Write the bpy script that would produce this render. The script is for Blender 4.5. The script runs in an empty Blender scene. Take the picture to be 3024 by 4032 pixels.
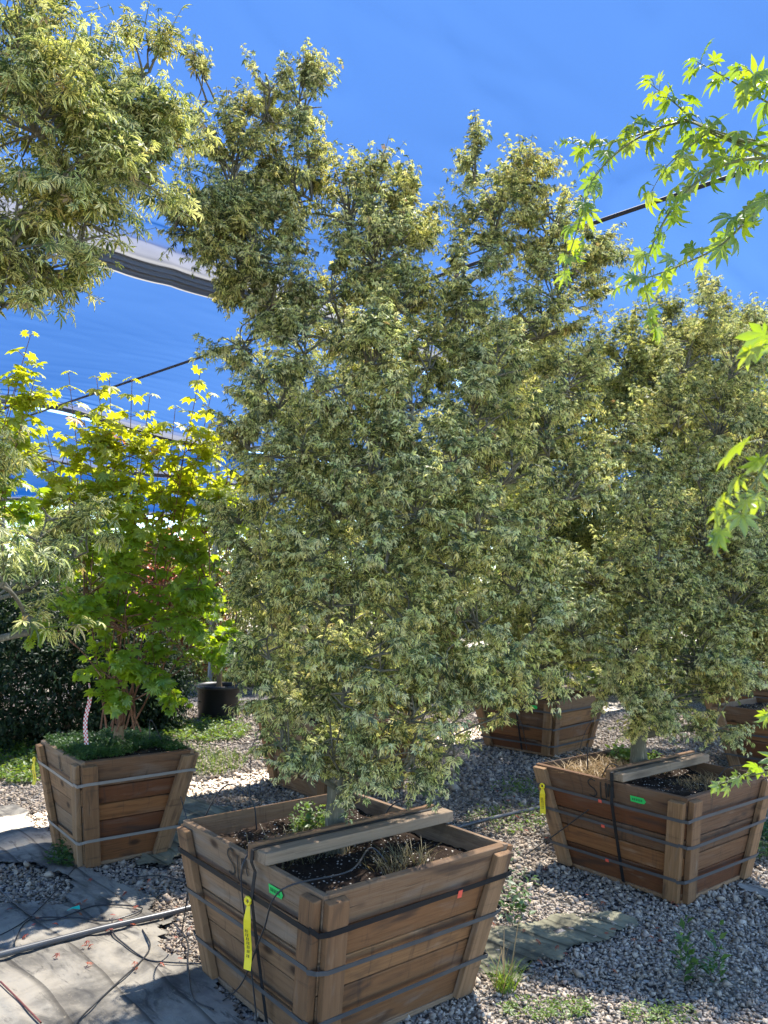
import bpy, math, random
import numpy as np
from mathutils import Matrix, Vector

SC = bpy.context.scene
COL = SC.collection
R = math.radians
rng = np.random.default_rng(11)
random.seed(5)

# ------------------------------------------------------------------ camera, sky, sun, exposure
PITCH, ROLL, FPX = R(5.95), R(0.91), 3043.0
CAMH = 1.6
PW, PH = 3024.0, 4032.0
_cp, _sp = math.cos(PITCH), math.sin(PITCH)
FWD = np.array([0, _cp, _sp]); _up = np.array([0, -_sp, _cp]); _rt = np.array([1.0, 0, 0])
RT = math.cos(ROLL) * _rt + math.sin(ROLL) * _up
UP = -math.sin(ROLL) * _rt + math.cos(ROLL) * _up
cd = bpy.data.cameras.new("camera"); cam = bpy.data.objects.new("camera", cd); COL.objects.link(cam)
cd.sensor_fit = 'VERTICAL'; cd.sensor_height = 24.0; cd.lens = 24.0 * FPX / PH
cd.dof.use_dof = True; cd.dof.focus_distance = 3.4; cd.dof.aperture_fstop = 4.5
cd.clip_start = 0.05; cd.clip_end = 3000
cam.matrix_world = Matrix(((RT[0], UP[0], -FWD[0], 0), (RT[1], UP[1], -FWD[1], 0), (RT[2], UP[2], -FWD[2], CAMH), (0, 0, 0, 1)))
SC.camera = cam

SUN_AZ, SUN_EL = R(24), R(61)          # azimuth measured to the right of the viewing direction (+y)
w = bpy.data.worlds.new("World"); SC.world = w; w.use_nodes = True
nt = w.node_tree; bg = nt.nodes["Background"]
sky = nt.nodes.new("ShaderNodeTexSky"); sky.sky_type = 'NISHITA'; sky.sun_disc = False
sky.sun_elevation = SUN_EL; sky.sun_rotation = SUN_AZ
sky.air_density = 1.0; sky.dust_density = 0.0; sky.ozone_density = 6.0
nt.links.new(sky.outputs[0], bg.inputs[0]); bg.inputs[1].default_value = 0.060
sl = bpy.data.lights.new("sun", 'SUN'); sl.energy = 5.0; sl.angle = R(0.53); sl.color = (1.0, 0.955, 0.88)
so = bpy.data.objects.new("sun", sl); COL.objects.link(so)
sd = Vector((math.sin(SUN_AZ) * math.cos(SUN_EL), math.cos(SUN_AZ) * math.cos(SUN_EL), math.sin(SUN_EL)))
so.rotation_euler = sd.to_track_quat('Z', 'Y').to_euler(); so.location = sd * 60
SC.view_settings.view_transform = 'Standard'; SC.view_settings.look = 'None'
SC.view_settings.exposure = 3.3; SC.view_settings.gamma = 1.0
SC.cycles.max_bounces = 8; SC.cycles.diffuse_bounces = 6; SC.cycles.transmission_bounces = 4
SC.cycles.transparent_max_bounces = 12

# ------------------------------------------------------------------ helpers
def ray(px, py):
    return FWD + RT * ((px - PW / 2) / FPX) + UP * ((PH / 2 - py) / FPX)

def at(px, py, Y):
    d = ray(px, py); return np.array([0, 0, CAMH]) + d * (Y / d[1])

def G(px, py, z=0.0):
    d = ray(px, py); return np.array([0, 0, CAMH]) + d * ((z - CAMH) / d[2])

def tag(o, label=None, cat=None, group=None, kind=None):
    if label: o["label"] = label
    if cat: o["category"] = cat
    if group: o["group"] = group
    if kind: o["kind"] = kind
    return o

def empty(name, loc=(0, 0, 0), rz=0.0):
    o = bpy.data.objects.new(name, None); o.empty_display_size = 0.1
    o.location = loc; o.rotation_euler = (0, 0, rz); COL.objects.link(o); return o

def mesh(name, V, F, mat, parent=None, attrs=None, smooth=False):
    """one mesh object from numpy verts and a face list / array"""
    me = bpy.data.meshes.new(name)
    V = np.asarray(V, dtype=np.float32).reshape(-1, 3)
    if isinstance(F, np.ndarray):
        n, k = F.shape
        me.vertices.add(len(V)); me.vertices.foreach_set("co", V.ravel())
        me.loops.add(n * k); me.loops.foreach_set("vertex_index", F.astype(np.int32).ravel())
        me.polygons.add(n); me.polygons.foreach_set("loop_start", np.arange(0, n * k, k, dtype=np.int32))
        try: me.polygons.foreach_set("loop_total", np.full(n, k, dtype=np.int32))
        except Exception: pass
        me.update(calc_edges=True)
    else:
        me.from_pydata(V.tolist(), [], F)
    for an, arr in (attrs or {}).items():
        arr = np.asarray(arr, dtype=np.float32)
        if arr.ndim == 2:
            a = me.attributes.new(an, 'FLOAT_VECTOR', 'POINT'); a.data.foreach_set("vector", arr.ravel())
        else:
            a = me.attributes.new(an, 'FLOAT', 'POINT'); a.data.foreach_set("value", arr.ravel())
    if smooth: me.polygons.foreach_set("use_smooth", np.ones(len(me.polygons), dtype=bool))
    me.materials.append(mat)
    o = bpy.data.objects.new(name, me); COL.objects.link(o)
    if parent is not None: o.parent = parent
    return o

def norm(a):
    a = np.asarray(a, dtype=float)
    return a / np.maximum(np.linalg.norm(a, axis=-1, keepdims=True), 1e-9)

class Tubes:
    def __init__(s): s.V = []; s.F = []; s.n = 0; s.T = []
    def add(s, pts, rad, k=6, cap=True):
        pts = np.asarray(pts, float); m = len(pts)
        rad = np.broadcast_to(np.asarray(rad, float), (m,))
        t = norm(np.gradient(pts, axis=0))
        ref = np.array([0.31, 0.17, 0.93]) if abs(t[:, 2]).mean() < 0.75 else np.array([0.9, 0.4, 0.1])
        x = norm(np.cross(t, ref)); y = np.cross(t, x)
        a = np.arange(k) * 2 * math.pi / k
        ring = pts[:, None, :] + rad[:, None, None] * (np.cos(a)[None, :, None] * x[:, None, :] + np.sin(a)[None, :, None] * y[:, None, :])
        s.V.append(ring.reshape(-1, 3))
        i = np.arange(m - 1)[:, None] * k; j = np.arange(k)[None, :]; j2 = (j + 1) % k
        q = np.stack([i + j, i + j2, i + k + j2, i + k + j], -1).reshape(-1, 4) + s.n
        s.F.append(q)
        s.n += m * k
    def prisms(s, A, B, r0, r1):
        """many straight 4-sided twigs at once"""
        A = np.asarray(A); B = np.asarray(B); t = norm(B - A)
        ref = np.where(np.abs(t[:, 2:3]) < 0.8, np.array([[0, 0, 1.0]]), np.array([[1.0, 0, 0]]))
        x = norm(np.cross(t, ref)); y = np.cross(t, x); n = len(A)
        dirs = [x, y, -x, -y]
        V = np.stack([A + d * r0 for d in dirs] + [B + d * r1 for d in dirs], 1).reshape(-1, 3)
        b = np.arange(n)[:, None, None] * 8
        f = np.array([[j, (j + 1) % 4, 4 + (j + 1) % 4, 4 + j] for j in range(4)])[None]
        s.V.append(V); s.F.append((b + f).reshape(-1, 4) + s.n); s.n += n * 8
    def build(s, name, mat, parent=None):
        return mesh(name, np.concatenate(s.V), np.concatenate(s.F), mat, parent, smooth=True)

def bez(p0, p1, p2, n=8):
    t = np.linspace(0, 1, n)[:, None]
    return (1 - t) ** 2 * np.asarray(p0) + 2 * t * (1 - t) * np.asarray(p1) + t ** 2 * np.asarray(p2)

def spline(pts, n=12):
    """Catmull-Rom through points"""
    P = np.asarray(pts, float); P = np.vstack([2 * P[0] - P[1], P, 2 * P[-1] - P[-2]])
    out = []
    for i in range(1, len(P) - 2):
        t = np.linspace(0, 1, n, endpoint=(i == len(P) - 3))[:, None]
        a, b, c, d = P[i - 1], P[i], P[i + 1], P[i + 2]
        out.append(0.5 * (2 * b + (c - a) * t + (2 * a - 5 * b + 4 * c - d) * t ** 2 + (3 * b - a - 3 * c + d) * t ** 3))
    return np.vstack(out)

# smooth value noise (numpy)
_tab = np.random.default_rng(3).random((256, 256))
def vnoise(x, y):
    xi = np.floor(x).astype(int); yi = np.floor(y).astype(int); fx = x - xi; fy = y - yi
    fx = fx * fx * (3 - 2 * fx); fy = fy * fy * (3 - 2 * fy)
    g = lambda i, j: _tab[i % 256, j % 256]
    return (g(xi, yi) * (1 - fx) + g(xi + 1, yi) * fx) * (1 - fy) + (g(xi, yi + 1) * (1 - fx) + g(xi + 1, yi + 1) * fx) * fy

# ------------------------------------------------------------------ materials
class NT:
    def __init__(s, name):
        s.m = bpy.data.materials.new(name); s.m.use_nodes = True; s.t = s.m.node_tree; s.t.nodes.clear()
        s.out = s.n("ShaderNodeOutputMaterial")
    def n(s, typ, **kw):
        nd = s.t.nodes.new(typ)
        for k, v in kw.items(): setattr(nd, k, v)
        return nd
    def l(s, a, b): s.t.links.new(a, b)
    def val(s, sock, v):
        if hasattr(v, "is_output") or isinstance(v, bpy.types.NodeSocket): s.l(v, sock)
        else: sock.default_value = v
    def math(s, op, a, b=None, clamp=False):
        nd = s.n("ShaderNodeMath", operation=op, use_clamp=clamp); s.val(nd.inputs[0], a)
        if b is not None: s.val(nd.inputs[1], b)
        return nd.outputs[0]
    def mix(s, f, a, b, typ='MIX'):
        nd = s.n("ShaderNodeMix", data_type='RGBA', blend_type=typ)
        s.val(nd.inputs[0], f)
        for sock, v in ((nd.inputs[6], a), (nd.inputs[7], b)):
            if isinstance(v, tuple) and len(v) == 3: v = v + (1,)
            s.val(sock, v)
        return nd.outputs[2]
    def attr(s, name, vec=False):
        nd = s.n("ShaderNodeAttribute"); nd.attribute_name = name
        return nd.outputs[1] if vec else nd.outputs[2]
    def noise(s, vec=None, scale=5.0, detail=4.0, rough=0.55, dist=0.0):
        nd = s.n("ShaderNodeTexNoise"); nd.inputs['Scale'].default_value = scale; nd.inputs['Detail'].default_value = detail
        nd.inputs['Roughness'].default_value = rough; nd.inputs['Distortion'].default_value = dist
        if vec is not None: s.l(vec, nd.inputs['Vector'])
        return nd.outputs[0]
    def mapping(s, vec, scale=(1, 1, 1), loc=(0, 0, 0)):
        nd = s.n("ShaderNodeMapping"); nd.inputs['Scale'].default_value = scale; nd.inputs['Location'].default_value = loc
        s.l(vec, nd.inputs[0]); return nd.outputs[0]
    def obj(s): return s.n("ShaderNodeTexCoord").outputs['Object']
    def pos(s): return s.n("ShaderNodeNewGeometry").outputs['Position']
    def step(s, v, a, b):
        nd = s.n("ShaderNodeMapRange", interpolation_type='SMOOTHSTEP'); s.val(nd.inputs[0], v)
        nd.inputs[1].default_value = a; nd.inputs[2].default_value = b; return nd.outputs[0]
    def bump(s, h, strength=0.4, dist=0.01):
        nd = s.n("ShaderNodeBump"); nd.inputs['Strength'].default_value = strength; nd.inputs['Distance'].default_value = dist
        s.l(h, nd.inputs['Height']); return nd.outputs[0]
    def principled(s, col, rough=0.7, bump=None, metal=0.0, spec=0.4):
        p = s.n("ShaderNodeBsdfPrincipled")
        if isinstance(col, tuple) and len(col) == 3: col = col + (1,)
        s.val(p.inputs['Base Color'], col); s.val(p.inputs['Roughness'], rough)
        p.inputs['Metallic'].default_value = metal; p.inputs['Specular IOR Level'].default_value = spec
        if bump is not None: s.l(bump, p.inputs['Normal'])
        s.l(p.outputs[0], s.out.inputs[0]); return s.m
    def leaf(s, col, tcol, tfac=0.42, gloss=0.05, rough=0.45):
        d = s.n("ShaderNodeBsdfDiffuse"); s.val(d.inputs[0], col)
        t = s.n("ShaderNodeBsdfTranslucent"); s.val(t.inputs[0], tcol)
        mx = s.n("ShaderNodeMixShader"); mx.inputs[0].default_value = tfac
        s.l(d.outputs[0], mx.inputs[1]); s.l(t.outputs[0], mx.inputs[2])
        g = s.n("ShaderNodeBsdfGlossy"); g.inputs['Roughness'].default_value = rough
        mx2 = s.n("ShaderNodeMixShader"); mx2.inputs[0].default_value = gloss
        s.l(mx.outputs[0], mx2.inputs[1]); s.l(g.outputs[0], mx2.inputs[2]); s.l(mx2.outputs[0], s.out.inputs[0])
        return s.m

def mat_variegated(name, green=(0.075, 0.105, 0.050), cream=(0.92, 0.83, 0.46), lo=0.03, hi=0.40):
    k = NT(name); u = k.math('ABSOLUTE', k.attr("u")); r = k.attr("rnd")
    thr = k.math('ADD', k.math('MULTIPLY', r, hi - lo), lo)
    nz = k.math('MULTIPLY', k.math('SUBTRACT', k.noise(k.obj(), 160, 1), 0.5), 0.6)
    f = k.step(k.math('ADD', k.math('SUBTRACT', u, thr), nz), -0.05, 0.08)
    f = k.math('MULTIPLY', f, k.math('LESS_THAN', k.math('FRACT', k.math('MULTIPLY', r, 7.31)), 0.84))
    r2 = k.attr("rnd2")
    cr = k.mix(r2, cream, (cream[0] * 0.80, cream[1] * 0.93, cream[2] * 0.62))
    gr = k.mix(r2, green, (green[0] * 1.7, green[1] * 1.6, green[2] * 1.0))
    col = k.mix(f, gr, cr)
    big = k.step(k.noise(k.obj(), 3.2, 2), 0.40, 0.62)
    col = k.mix(1.0, col, k.mix(big, (1.04, 1.0, 0.80), (0.90, 0.95, 1.0)), 'MULTIPLY')
    pink = k.step(r2, 0.965, 0.985)
    col = k.mix(k.math('MULTIPLY', pink, 0.5), col, (0.45, 0.20, 0.13))
    tc = k.mix(1.0, col, (0.97, 0.98, 0.72), 'MULTIPLY')
    return k.leaf(col, tc, 0.50, 0.04)

def mat_green(name, a, b, ta, tb, tf=0.5, gloss=0.06, tip=None):
    k = NT(name); r = k.attr("rnd"); r2 = k.attr("rnd2"); u = k.math('ABSOLUTE', k.attr("u"))
    col = k.mix(r, a, b); tc = k.mix(r, ta, tb)
    vein = k.math('MULTIPLY', k.math('SUBTRACT', 1.0, k.step(u, 0.0, 0.10)), 0.35)
    col = k.mix(vein, col, (a[0] * 1.8, a[1] * 1.5, a[2] * 1.5)); 
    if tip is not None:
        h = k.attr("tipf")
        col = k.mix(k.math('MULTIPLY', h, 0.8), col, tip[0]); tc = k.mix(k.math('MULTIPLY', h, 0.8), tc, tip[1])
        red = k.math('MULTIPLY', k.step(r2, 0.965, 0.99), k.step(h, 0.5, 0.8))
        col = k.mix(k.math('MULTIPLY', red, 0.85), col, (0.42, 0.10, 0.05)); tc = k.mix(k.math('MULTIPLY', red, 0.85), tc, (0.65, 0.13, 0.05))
    return k.leaf(col, tc, tf, gloss)

def mat_bark(name, a, b):
    k = NT(name); o = k.obj()
    n = k.noise(k.mapping(o, (18, 18, 4)), 4, 5)
    st = k.noise(k.mapping(o, (60, 60, 6)), 2, 3)
    col = k.mix(n, a, b); col = k.mix(k.step(st, 0.56, 0.66), col, (b[0] * 1.5, b[1] * 1.5, b[2] * 1.5))
    return k.principled(col, 0.8, k.bump(n, 0.4, 0.01), spec=0.25)

def mat_wood(name, tones, dark=0.35, greyness=0.3):
    """sawn boards: grain runs along the x of the 'gc' attribute"""
    k = NT(name); gc = k.attr("gc", True); r = k.attr("brnd")
    grain = k.noise(k.mapping(gc, (1.3, 34, 34)), 3.0, 6, 0.65, 0.6)
    fine = k.noise(k.mapping(gc, (5, 170, 170)), 3.0, 3, 0.6)
    big = k.noise(k.mapping(gc, (1.2, 5, 5)), 1.6, 3, 0.6, 0.5)
    wv = k.n("ShaderNodeTexWave", bands_direction='Y', wave_profile='SAW'); wv.inputs['Scale'].default_value = 9
    wv.inputs['Distortion'].default_value = 9.0; wv.inputs['Detail'].default_value = 2; wv.inputs['Detail Scale'].default_value = 0.7
    k.l(k.mapping(gc, (0.5, 1.0, 1.0)), wv.inputs[0])
    col = k.mix(k.step(r, 0.25, 0.5), tones[0], tones[1]); col = k.mix(k.step(r, 0.55, 0.85), col, tones[2])
    col = k.mix(k.math('MULTIPLY', k.step(grain, 0.42, 0.75), 0.75), col, tuple(c * 0.38 for c in tones[0]))
    col = k.mix(k.math('MULTIPLY', wv.outputs[1], 0.28), col, tuple(c * 0.42 for c in tones[1]))
    col = k.mix(k.math('MULTIPLY', fine, 0.30), col, tuple(min(1, c * 1.55) for c in tones[1]))
    col = k.mix(k.math('MULTIPLY', k.step(big, 0.55, 0.72), greyness), col, (0.24, 0.215, 0.18))
    col = k.mix(k.math('MULTIPLY', k.step(big, 0.46, 0.30), dark), col, (0.045, 0.030, 0.022))
    vo = k.n("ShaderNodeTexVoronoi"); vo.inputs['Scale'].default_value = 1.0
    k.l(k.mapping(gc, (3.4, 6.5, 6.5)), vo.inputs[0])
    kn = k.math('MULTIPLY', k.math('SUBTRACT', 1.0, k.step(vo.outputs[0], 0.05, 0.17)), 0.85)
    col = k.mix(kn, col, (0.035, 0.018, 0.010))
    drip = k.noise(k.mapping(gc, (22, 2.2, 2.2), (3, 8, 2)), 1.5, 4, 0.6)
    col = k.mix(k.math('MULTIPLY', k.step(drip, 0.56, 0.74), 0.55), col, (0.05, 0.034, 0.025))
    pale = k.noise(k.mapping(gc, (2.5, 12, 12), (1, 4, 9)), 1.2, 4, 0.6)
    col = k.mix(k.math('MULTIPLY', k.step(pale, 0.60, 0.78), 0.5), col, (0.30, 0.225, 0.155))
    crk = k.math('MULTIPLY', k.step(k.noise(k.mapping(gc, (1.6, 90, 90), (7, 3, 1)), 2, 2), 0.70, 0.74), 0.7)
    col = k.mix(crk, col, (0.02, 0.015, 0.012))
    return k.principled(col, 0.82, k.bump(k.math('ADD', grain, fine), 0.35, 0.004), spec=0.2)

M = {}
M['varieg'] = mat_variegated("variegated leaf")
M['varieg_near'] = mat_variegated("variegated leaf, pale", (0.07, 0.105, 0.035), (0.88, 0.79, 0.38), 0.12, 0.6)
M['varieg_far'] = mat_variegated("variegated leaf, yellowish", (0.09, 0.13, 0.04), (0.88, 0.79, 0.34), 0.05, 0.42)
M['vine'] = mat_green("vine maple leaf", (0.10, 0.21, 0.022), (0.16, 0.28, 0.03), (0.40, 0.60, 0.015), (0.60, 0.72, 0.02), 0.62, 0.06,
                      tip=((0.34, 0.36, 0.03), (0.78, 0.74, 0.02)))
M['greenmaple'] = mat_green("green maple leaf", (0.05, 0.13, 0.018), (0.10, 0.19, 0.022), (0.30, 0.48, 0.012), (0.55, 0.64, 0.015), 0.52, 0.08)
M['darkleaf'] = mat_green("dark evergreen leaf", (0.010, 0.022, 0.009), (0.022, 0.045, 0.016), (0.02, 0.05, 0.01), (0.05, 0.09, 0.02), 0.25, 0.02)
M['weed'] = mat_green("weed leaf", (0.07, 0.14, 0.02), (0.16, 0.24, 0.04), (0.20, 0.32, 0.02), (0.35, 0.42, 0.04), 0.45, 0.04)
M['darkweed'] = mat_green("low creeping weed", (0.03, 0.08, 0.02), (0.07, 0.14, 0.03), (0.06, 0.14, 0.02), (0.12, 0.22, 0.03), 0.4, 0.04)
M['dry'] = mat_green("dry weed", (0.26, 0.20, 0.10), (0.14, 0.13, 0.06), (0.30, 0.22, 0.09), (0.18, 0.16, 0.06), 0.35, 0.03)
M['straw'] = mat_green("straw", (0.46, 0.30, 0.13), (0.36, 0.26, 0.13), (0.40, 0.24, 0.09), (0.30, 0.2, 0.08), 0.35, 0.03)
M['redleaf'] = mat_green("red maple leaf", (0.28, 0.05, 0.04), (0.36, 0.12, 0.06), (0.5, 0.10, 0.05), (0.55, 0.2, 0.08), 0.45, 0.05)
M['bgleaf'] = mat_green("far leaf", (0.06, 0.12, 0.03), (0.16, 0.20, 0.05), (0.15, 0.25, 0.03), (0.35, 0.40, 0.06), 0.4, 0.04)
M['bark'] = mat_bark("grey green bark", (0.065, 0.062, 0.042), (0.145, 0.135, 0.095))
M['greenbark'] = mat_bark("green bark", (0.055, 0.075, 0.03), (0.13, 0.14, 0.07))
M['vinebark'] = mat_bark("brown bark", (0.14, 0.09, 0.05), (0.24, 0.17, 0.10))
M['vinestem'] = mat_bark('red brown bark', (0.13, 0.055, 0.035), (0.22, 0.12, 0.07))
M['redstem'] = NT("red shoot").principled((0.16, 0.045, 0.035), 0.5)
M['greenstem'] = NT("green shoot").principled((0.11, 0.13, 0.04), 0.5)
M['wood_tan'] = mat_wood("crate boards brown", ((0.150, 0.066, 0.027), (0.275, 0.138, 0.058), (0.165, 0.108, 0.066)), 0.75, 0.25)
M['wood_grey'] = mat_wood("crate boards weathered", ((0.165, 0.092, 0.048), (0.285, 0.163, 0.083), (0.205, 0.145, 0.096)), 0.55, 0.45)
M['wood_red'] = mat_wood("crate boards reddish", ((0.085, 0.027, 0.013), (0.225, 0.098, 0.036), (0.110, 0.070, 0.044)), 0.8, 0.2)
M['wood_batten'] = mat_wood("crate battens", ((0.285, 0.160, 0.076), (0.190, 0.100, 0.048), (0.300, 0.185, 0.098)), 0.65, 0.3)
M['wood_silver'] = mat_wood("weathered beam", ((0.215, 0.152, 0.098), (0.250, 0.180, 0.118), (0.220, 0.165, 0.112)), 0.45, 0.3)

k = NT("steel band"); M['band'] = k.principled(k.mix(k.noise(k.obj(), 9, 4), (0.052, 0.052, 0.053), (0.105, 0.104, 0.103)), 0.6, metal=0.2)
k = NT("pale steel band"); M['band_pale'] = k.principled(k.mix(k.noise(k.obj(), 12, 4), (0.19, 0.18, 0.165), (0.30, 0.285, 0.26)), 0.55, metal=0.2)
M['strap'] = NT("black strap").principled((0.012, 0.012, 0.013), 0.55, spec=0.25)
M['ink'] = NT("black marker").principled((0.02, 0.018, 0.016), 0.6)
M['poly'] = NT("black polythene").principled((0.028, 0.028, 0.030), 0.32)
k = NT("dusty pipe"); M['pipe'] = k.principled(k.mix(k.noise(k.obj(), 6, 4), (0.045, 0.045, 0.05), (0.13, 0.13, 0.13)), 0.33)
M['yellow'] = NT("yellow tag").principled((0.80, 0.62, 0.02), 0.5)
M['tagprint'] = NT("tag print").principled((0.06, 0.05, 0.02), 0.6)
M['green'] = NT("green label").principled((0.02, 0.50, 0.10), 0.45)
M['greenprint'] = NT("label print").principled((0.01, 0.16, 0.04), 0.5)
M['redtape'] = NT("red clip").principled((0.72, 0.10, 0.06), 0.5)
M['pot'] = NT("black pot").principled((0.018, 0.018, 0.019), 0.42)
M['galv'] = NT("galvanised post").principled((0.22, 0.23, 0.24), 0.45, metal=0.5)
M['cable'] = NT("dark cable").principled((0.03, 0.03, 0.035), 0.6)
M['teal'] = NT("teal scrap").principled((0.01, 0.42, 0.33), 0.5)

k = NT("checked ribbon"); ch = k.n("ShaderNodeTexChecker"); ch.inputs['Scale'].default_value = 1.0
ch.inputs['Color1'].default_value = (0.78, 0.70, 0.66, 1); ch.inputs['Color2'].default_value = (0.58, 0.10, 0.10, 1)
k.l(k.attr("gc", True), ch.inputs[0]); M['ribbon'] = k.principled(ch.outputs[0], 0.6)

k = NT("potting soil"); p_ = k.pos(); vo = k.n("ShaderNodeTexVoronoi"); vo.inputs['Scale'].default_value = 70; k.l(p_, vo.inputs[0])
n1 = k.noise(p_, 45, 5, 0.7); n2 = k.noise(p_, 5, 3)
c = k.mix(n1, (0.007, 0.005, 0.004), (0.055, 0.036, 0.025)); c = k.mix(k.math('MULTIPLY', k.step(n2, 0.5, 0.7), 0.4), c, (0.13, 0.09, 0.06))
sp = k.math('MULTIPLY', k.step(vo.outputs[0], 0.26, 0.16), k.math('GREATER_THAN', k.n("ShaderNodeSeparateColor").outputs[0], 2.0))
sepc = k.n("ShaderNodeSeparateColor"); k.l(vo.outputs[1], sepc.inputs[0])
sp = k.math('MULTIPLY', k.step(vo.outputs[0], 0.34, 0.22), k.math('GREATER_THAN', sepc.outputs[0], 0.62))
c = k.mix(sp, c, (0.46, 0.42, 0.37)); M['soil'] = k.principled(c, 0.95, k.bump(n1, 0.9, 0.02), spec=0.1)

k = NT("crushed gravel"); r_ = k.attr("rnd"); n1 = k.noise(k.pos(), 90, 3)
c = k.mix(r_, (0.22, 0.165, 0.115), (0.56, 0.455, 0.345)); c = k.mix(k.step(k.attr("rnd2"), 0.78, 0.95), c, (0.30, 0.235, 0.19))
c = k.mix(k.math('MULTIPLY', n1, 0.35), c, (0.22, 0.215, 0.21)); n2 = k.noise(k.pos(), 1.6, 4, 0.6); c = k.mix(k.math('MULTIPLY', k.step(n2, 0.48, 0.70), 0.55), c, (0.15, 0.115, 0.08)); M['gravel'] = k.principled(c, 0.9, spec=0.15)

k = NT("gravel bed"); p_ = k.pos(); vo = k.n("ShaderNodeTexVoronoi"); vo.inputs['Scale'].default_value = 38; k.l(p_, vo.inputs[0])
sepc = k.n("ShaderNodeSeparateColor"); k.l(vo.outputs[1], sepc.inputs[0])
c = k.mix(sepc.outputs[0], (0.15, 0.135, 0.115), (0.38, 0.345, 0.30)); c = k.mix(k.step(vo.outputs[0], 0.35, 0.62), c, (0.035, 0.03, 0.027))
n1 = k.noise(p_, 0.9, 4); c = k.mix(k.math('MULTIPLY', k.step(n1, 0.52, 0.68), 0.6), c, (0.16, 0.13, 0.09))
M['ground'] = k.principled(c, 0.95, k.bump(vo.outputs[0], -0.8, 0.02) if False else None, spec=0.15)

def mat_fabric(nm, tint):
    k = NT(nm); gc = k.attr("gc", True)
    n1 = k.noise(gc, 3.2, 6, 0.62, 0.4); n2 = k.noise(k.mapping(gc, (1.6, 6, 1)), 2.2, 6, 0.65, 1.2); n3 = k.noise(gc, 26, 4, 0.7)
    c = k.mix(k.step(n1, 0.32, 0.62), (0.115, 0.108, 0.10), (0.35, 0.325, 0.285)); c = k.mix(k.math('MULTIPLY', k.step(n2, 0.50, 0.66), 0.8), c, (0.075, 0.072, 0.07))
    wv = k.n('ShaderNodeTexWave', bands_direction='Y', wave_profile='SAW'); wv.inputs['Scale'].default_value = 1.5; wv.inputs['Distortion'].default_value = 4.5; wv.inputs['Detail'].default_value = 3; k.l(k.mapping(gc, (0.35, 1, 1)), wv.inputs[0])
    c = k.mix(k.math('MULTIPLY', k.step(wv.outputs[1], 0.86, 0.98), 0.7), c, (0.05, 0.046, 0.042))
    c = k.mix(k.math('MULTIPLY', k.step(n3, 0.58, 0.74), 0.5), c, (0.42, 0.375, 0.30)); c = k.mix(k.math('MULTIPLY', k.step(n3, 0.40, 0.28), 0.5), c, (0.13, 0.12, 0.10))
    c = k.mix(1.0, c, tint, 'MULTIPLY')
    return k.principled(c, 0.85, k.bump(k.math('ADD', n3, n2), 0.3, 0.012), spec=0.2)
M['fabric'] = mat_fabric('weathered landscape fabric', (0.82, 0.79, 0.73))
M['fabric_moss_shade'] = mat_fabric('mossy or shade-tinted landscape fabric', (0.70, 0.70, 0.52))

def mat_cloth():
    k = NT("shade cloth"); geo = k.n("ShaderNodeNewGeometry"); dt = k.n("ShaderNodeVectorMath", operation='DOT_PRODUCT')
    k.l(geo.outputs['Normal'], dt.inputs[0]); k.l(geo.outputs['Incoming'], dt.inputs[1])
    cs = k.math('MAXIMUM', k.math('ABSOLUTE', dt.outputs['Value']), 0.04)
    ex = k.math('MULTIPLY', k.attr("dens"), k.math('ADD', 0.8, k.math('DIVIDE', 0.2, cs)))
    tr = k.math('POWER', 0.22, ex)
    t = k.n("ShaderNodeBsdfTransparent"); d = k.n("ShaderNodeBsdfDiffuse"); thr = k.mix(k.attr("hem"), (0.0018, 0.020, 0.083), (0.14, 0.136, 0.132)); k.l(thr, d.inputs[0])
    tl = k.n("ShaderNodeBsdfTranslucent"); k.l(thr, tl.inputs[0])
    m1 = k.n("ShaderNodeMixShader"); m1.inputs[0].default_value = 0.5; k.l(d.outputs[0], m1.inputs[1]); k.l(tl.outputs[0], m1.inputs[2])
    m2 = k.n("ShaderNodeMixShader"); k.l(tr, m2.inputs[0]); k.l(m1.outputs[0], m2.inputs[1]); k.l(t.outputs[0], m2.inputs[2])
    k.l(m2.outputs[0], k.out.inputs[0]); return k.m
M['cloth'] = mat_cloth()

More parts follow.
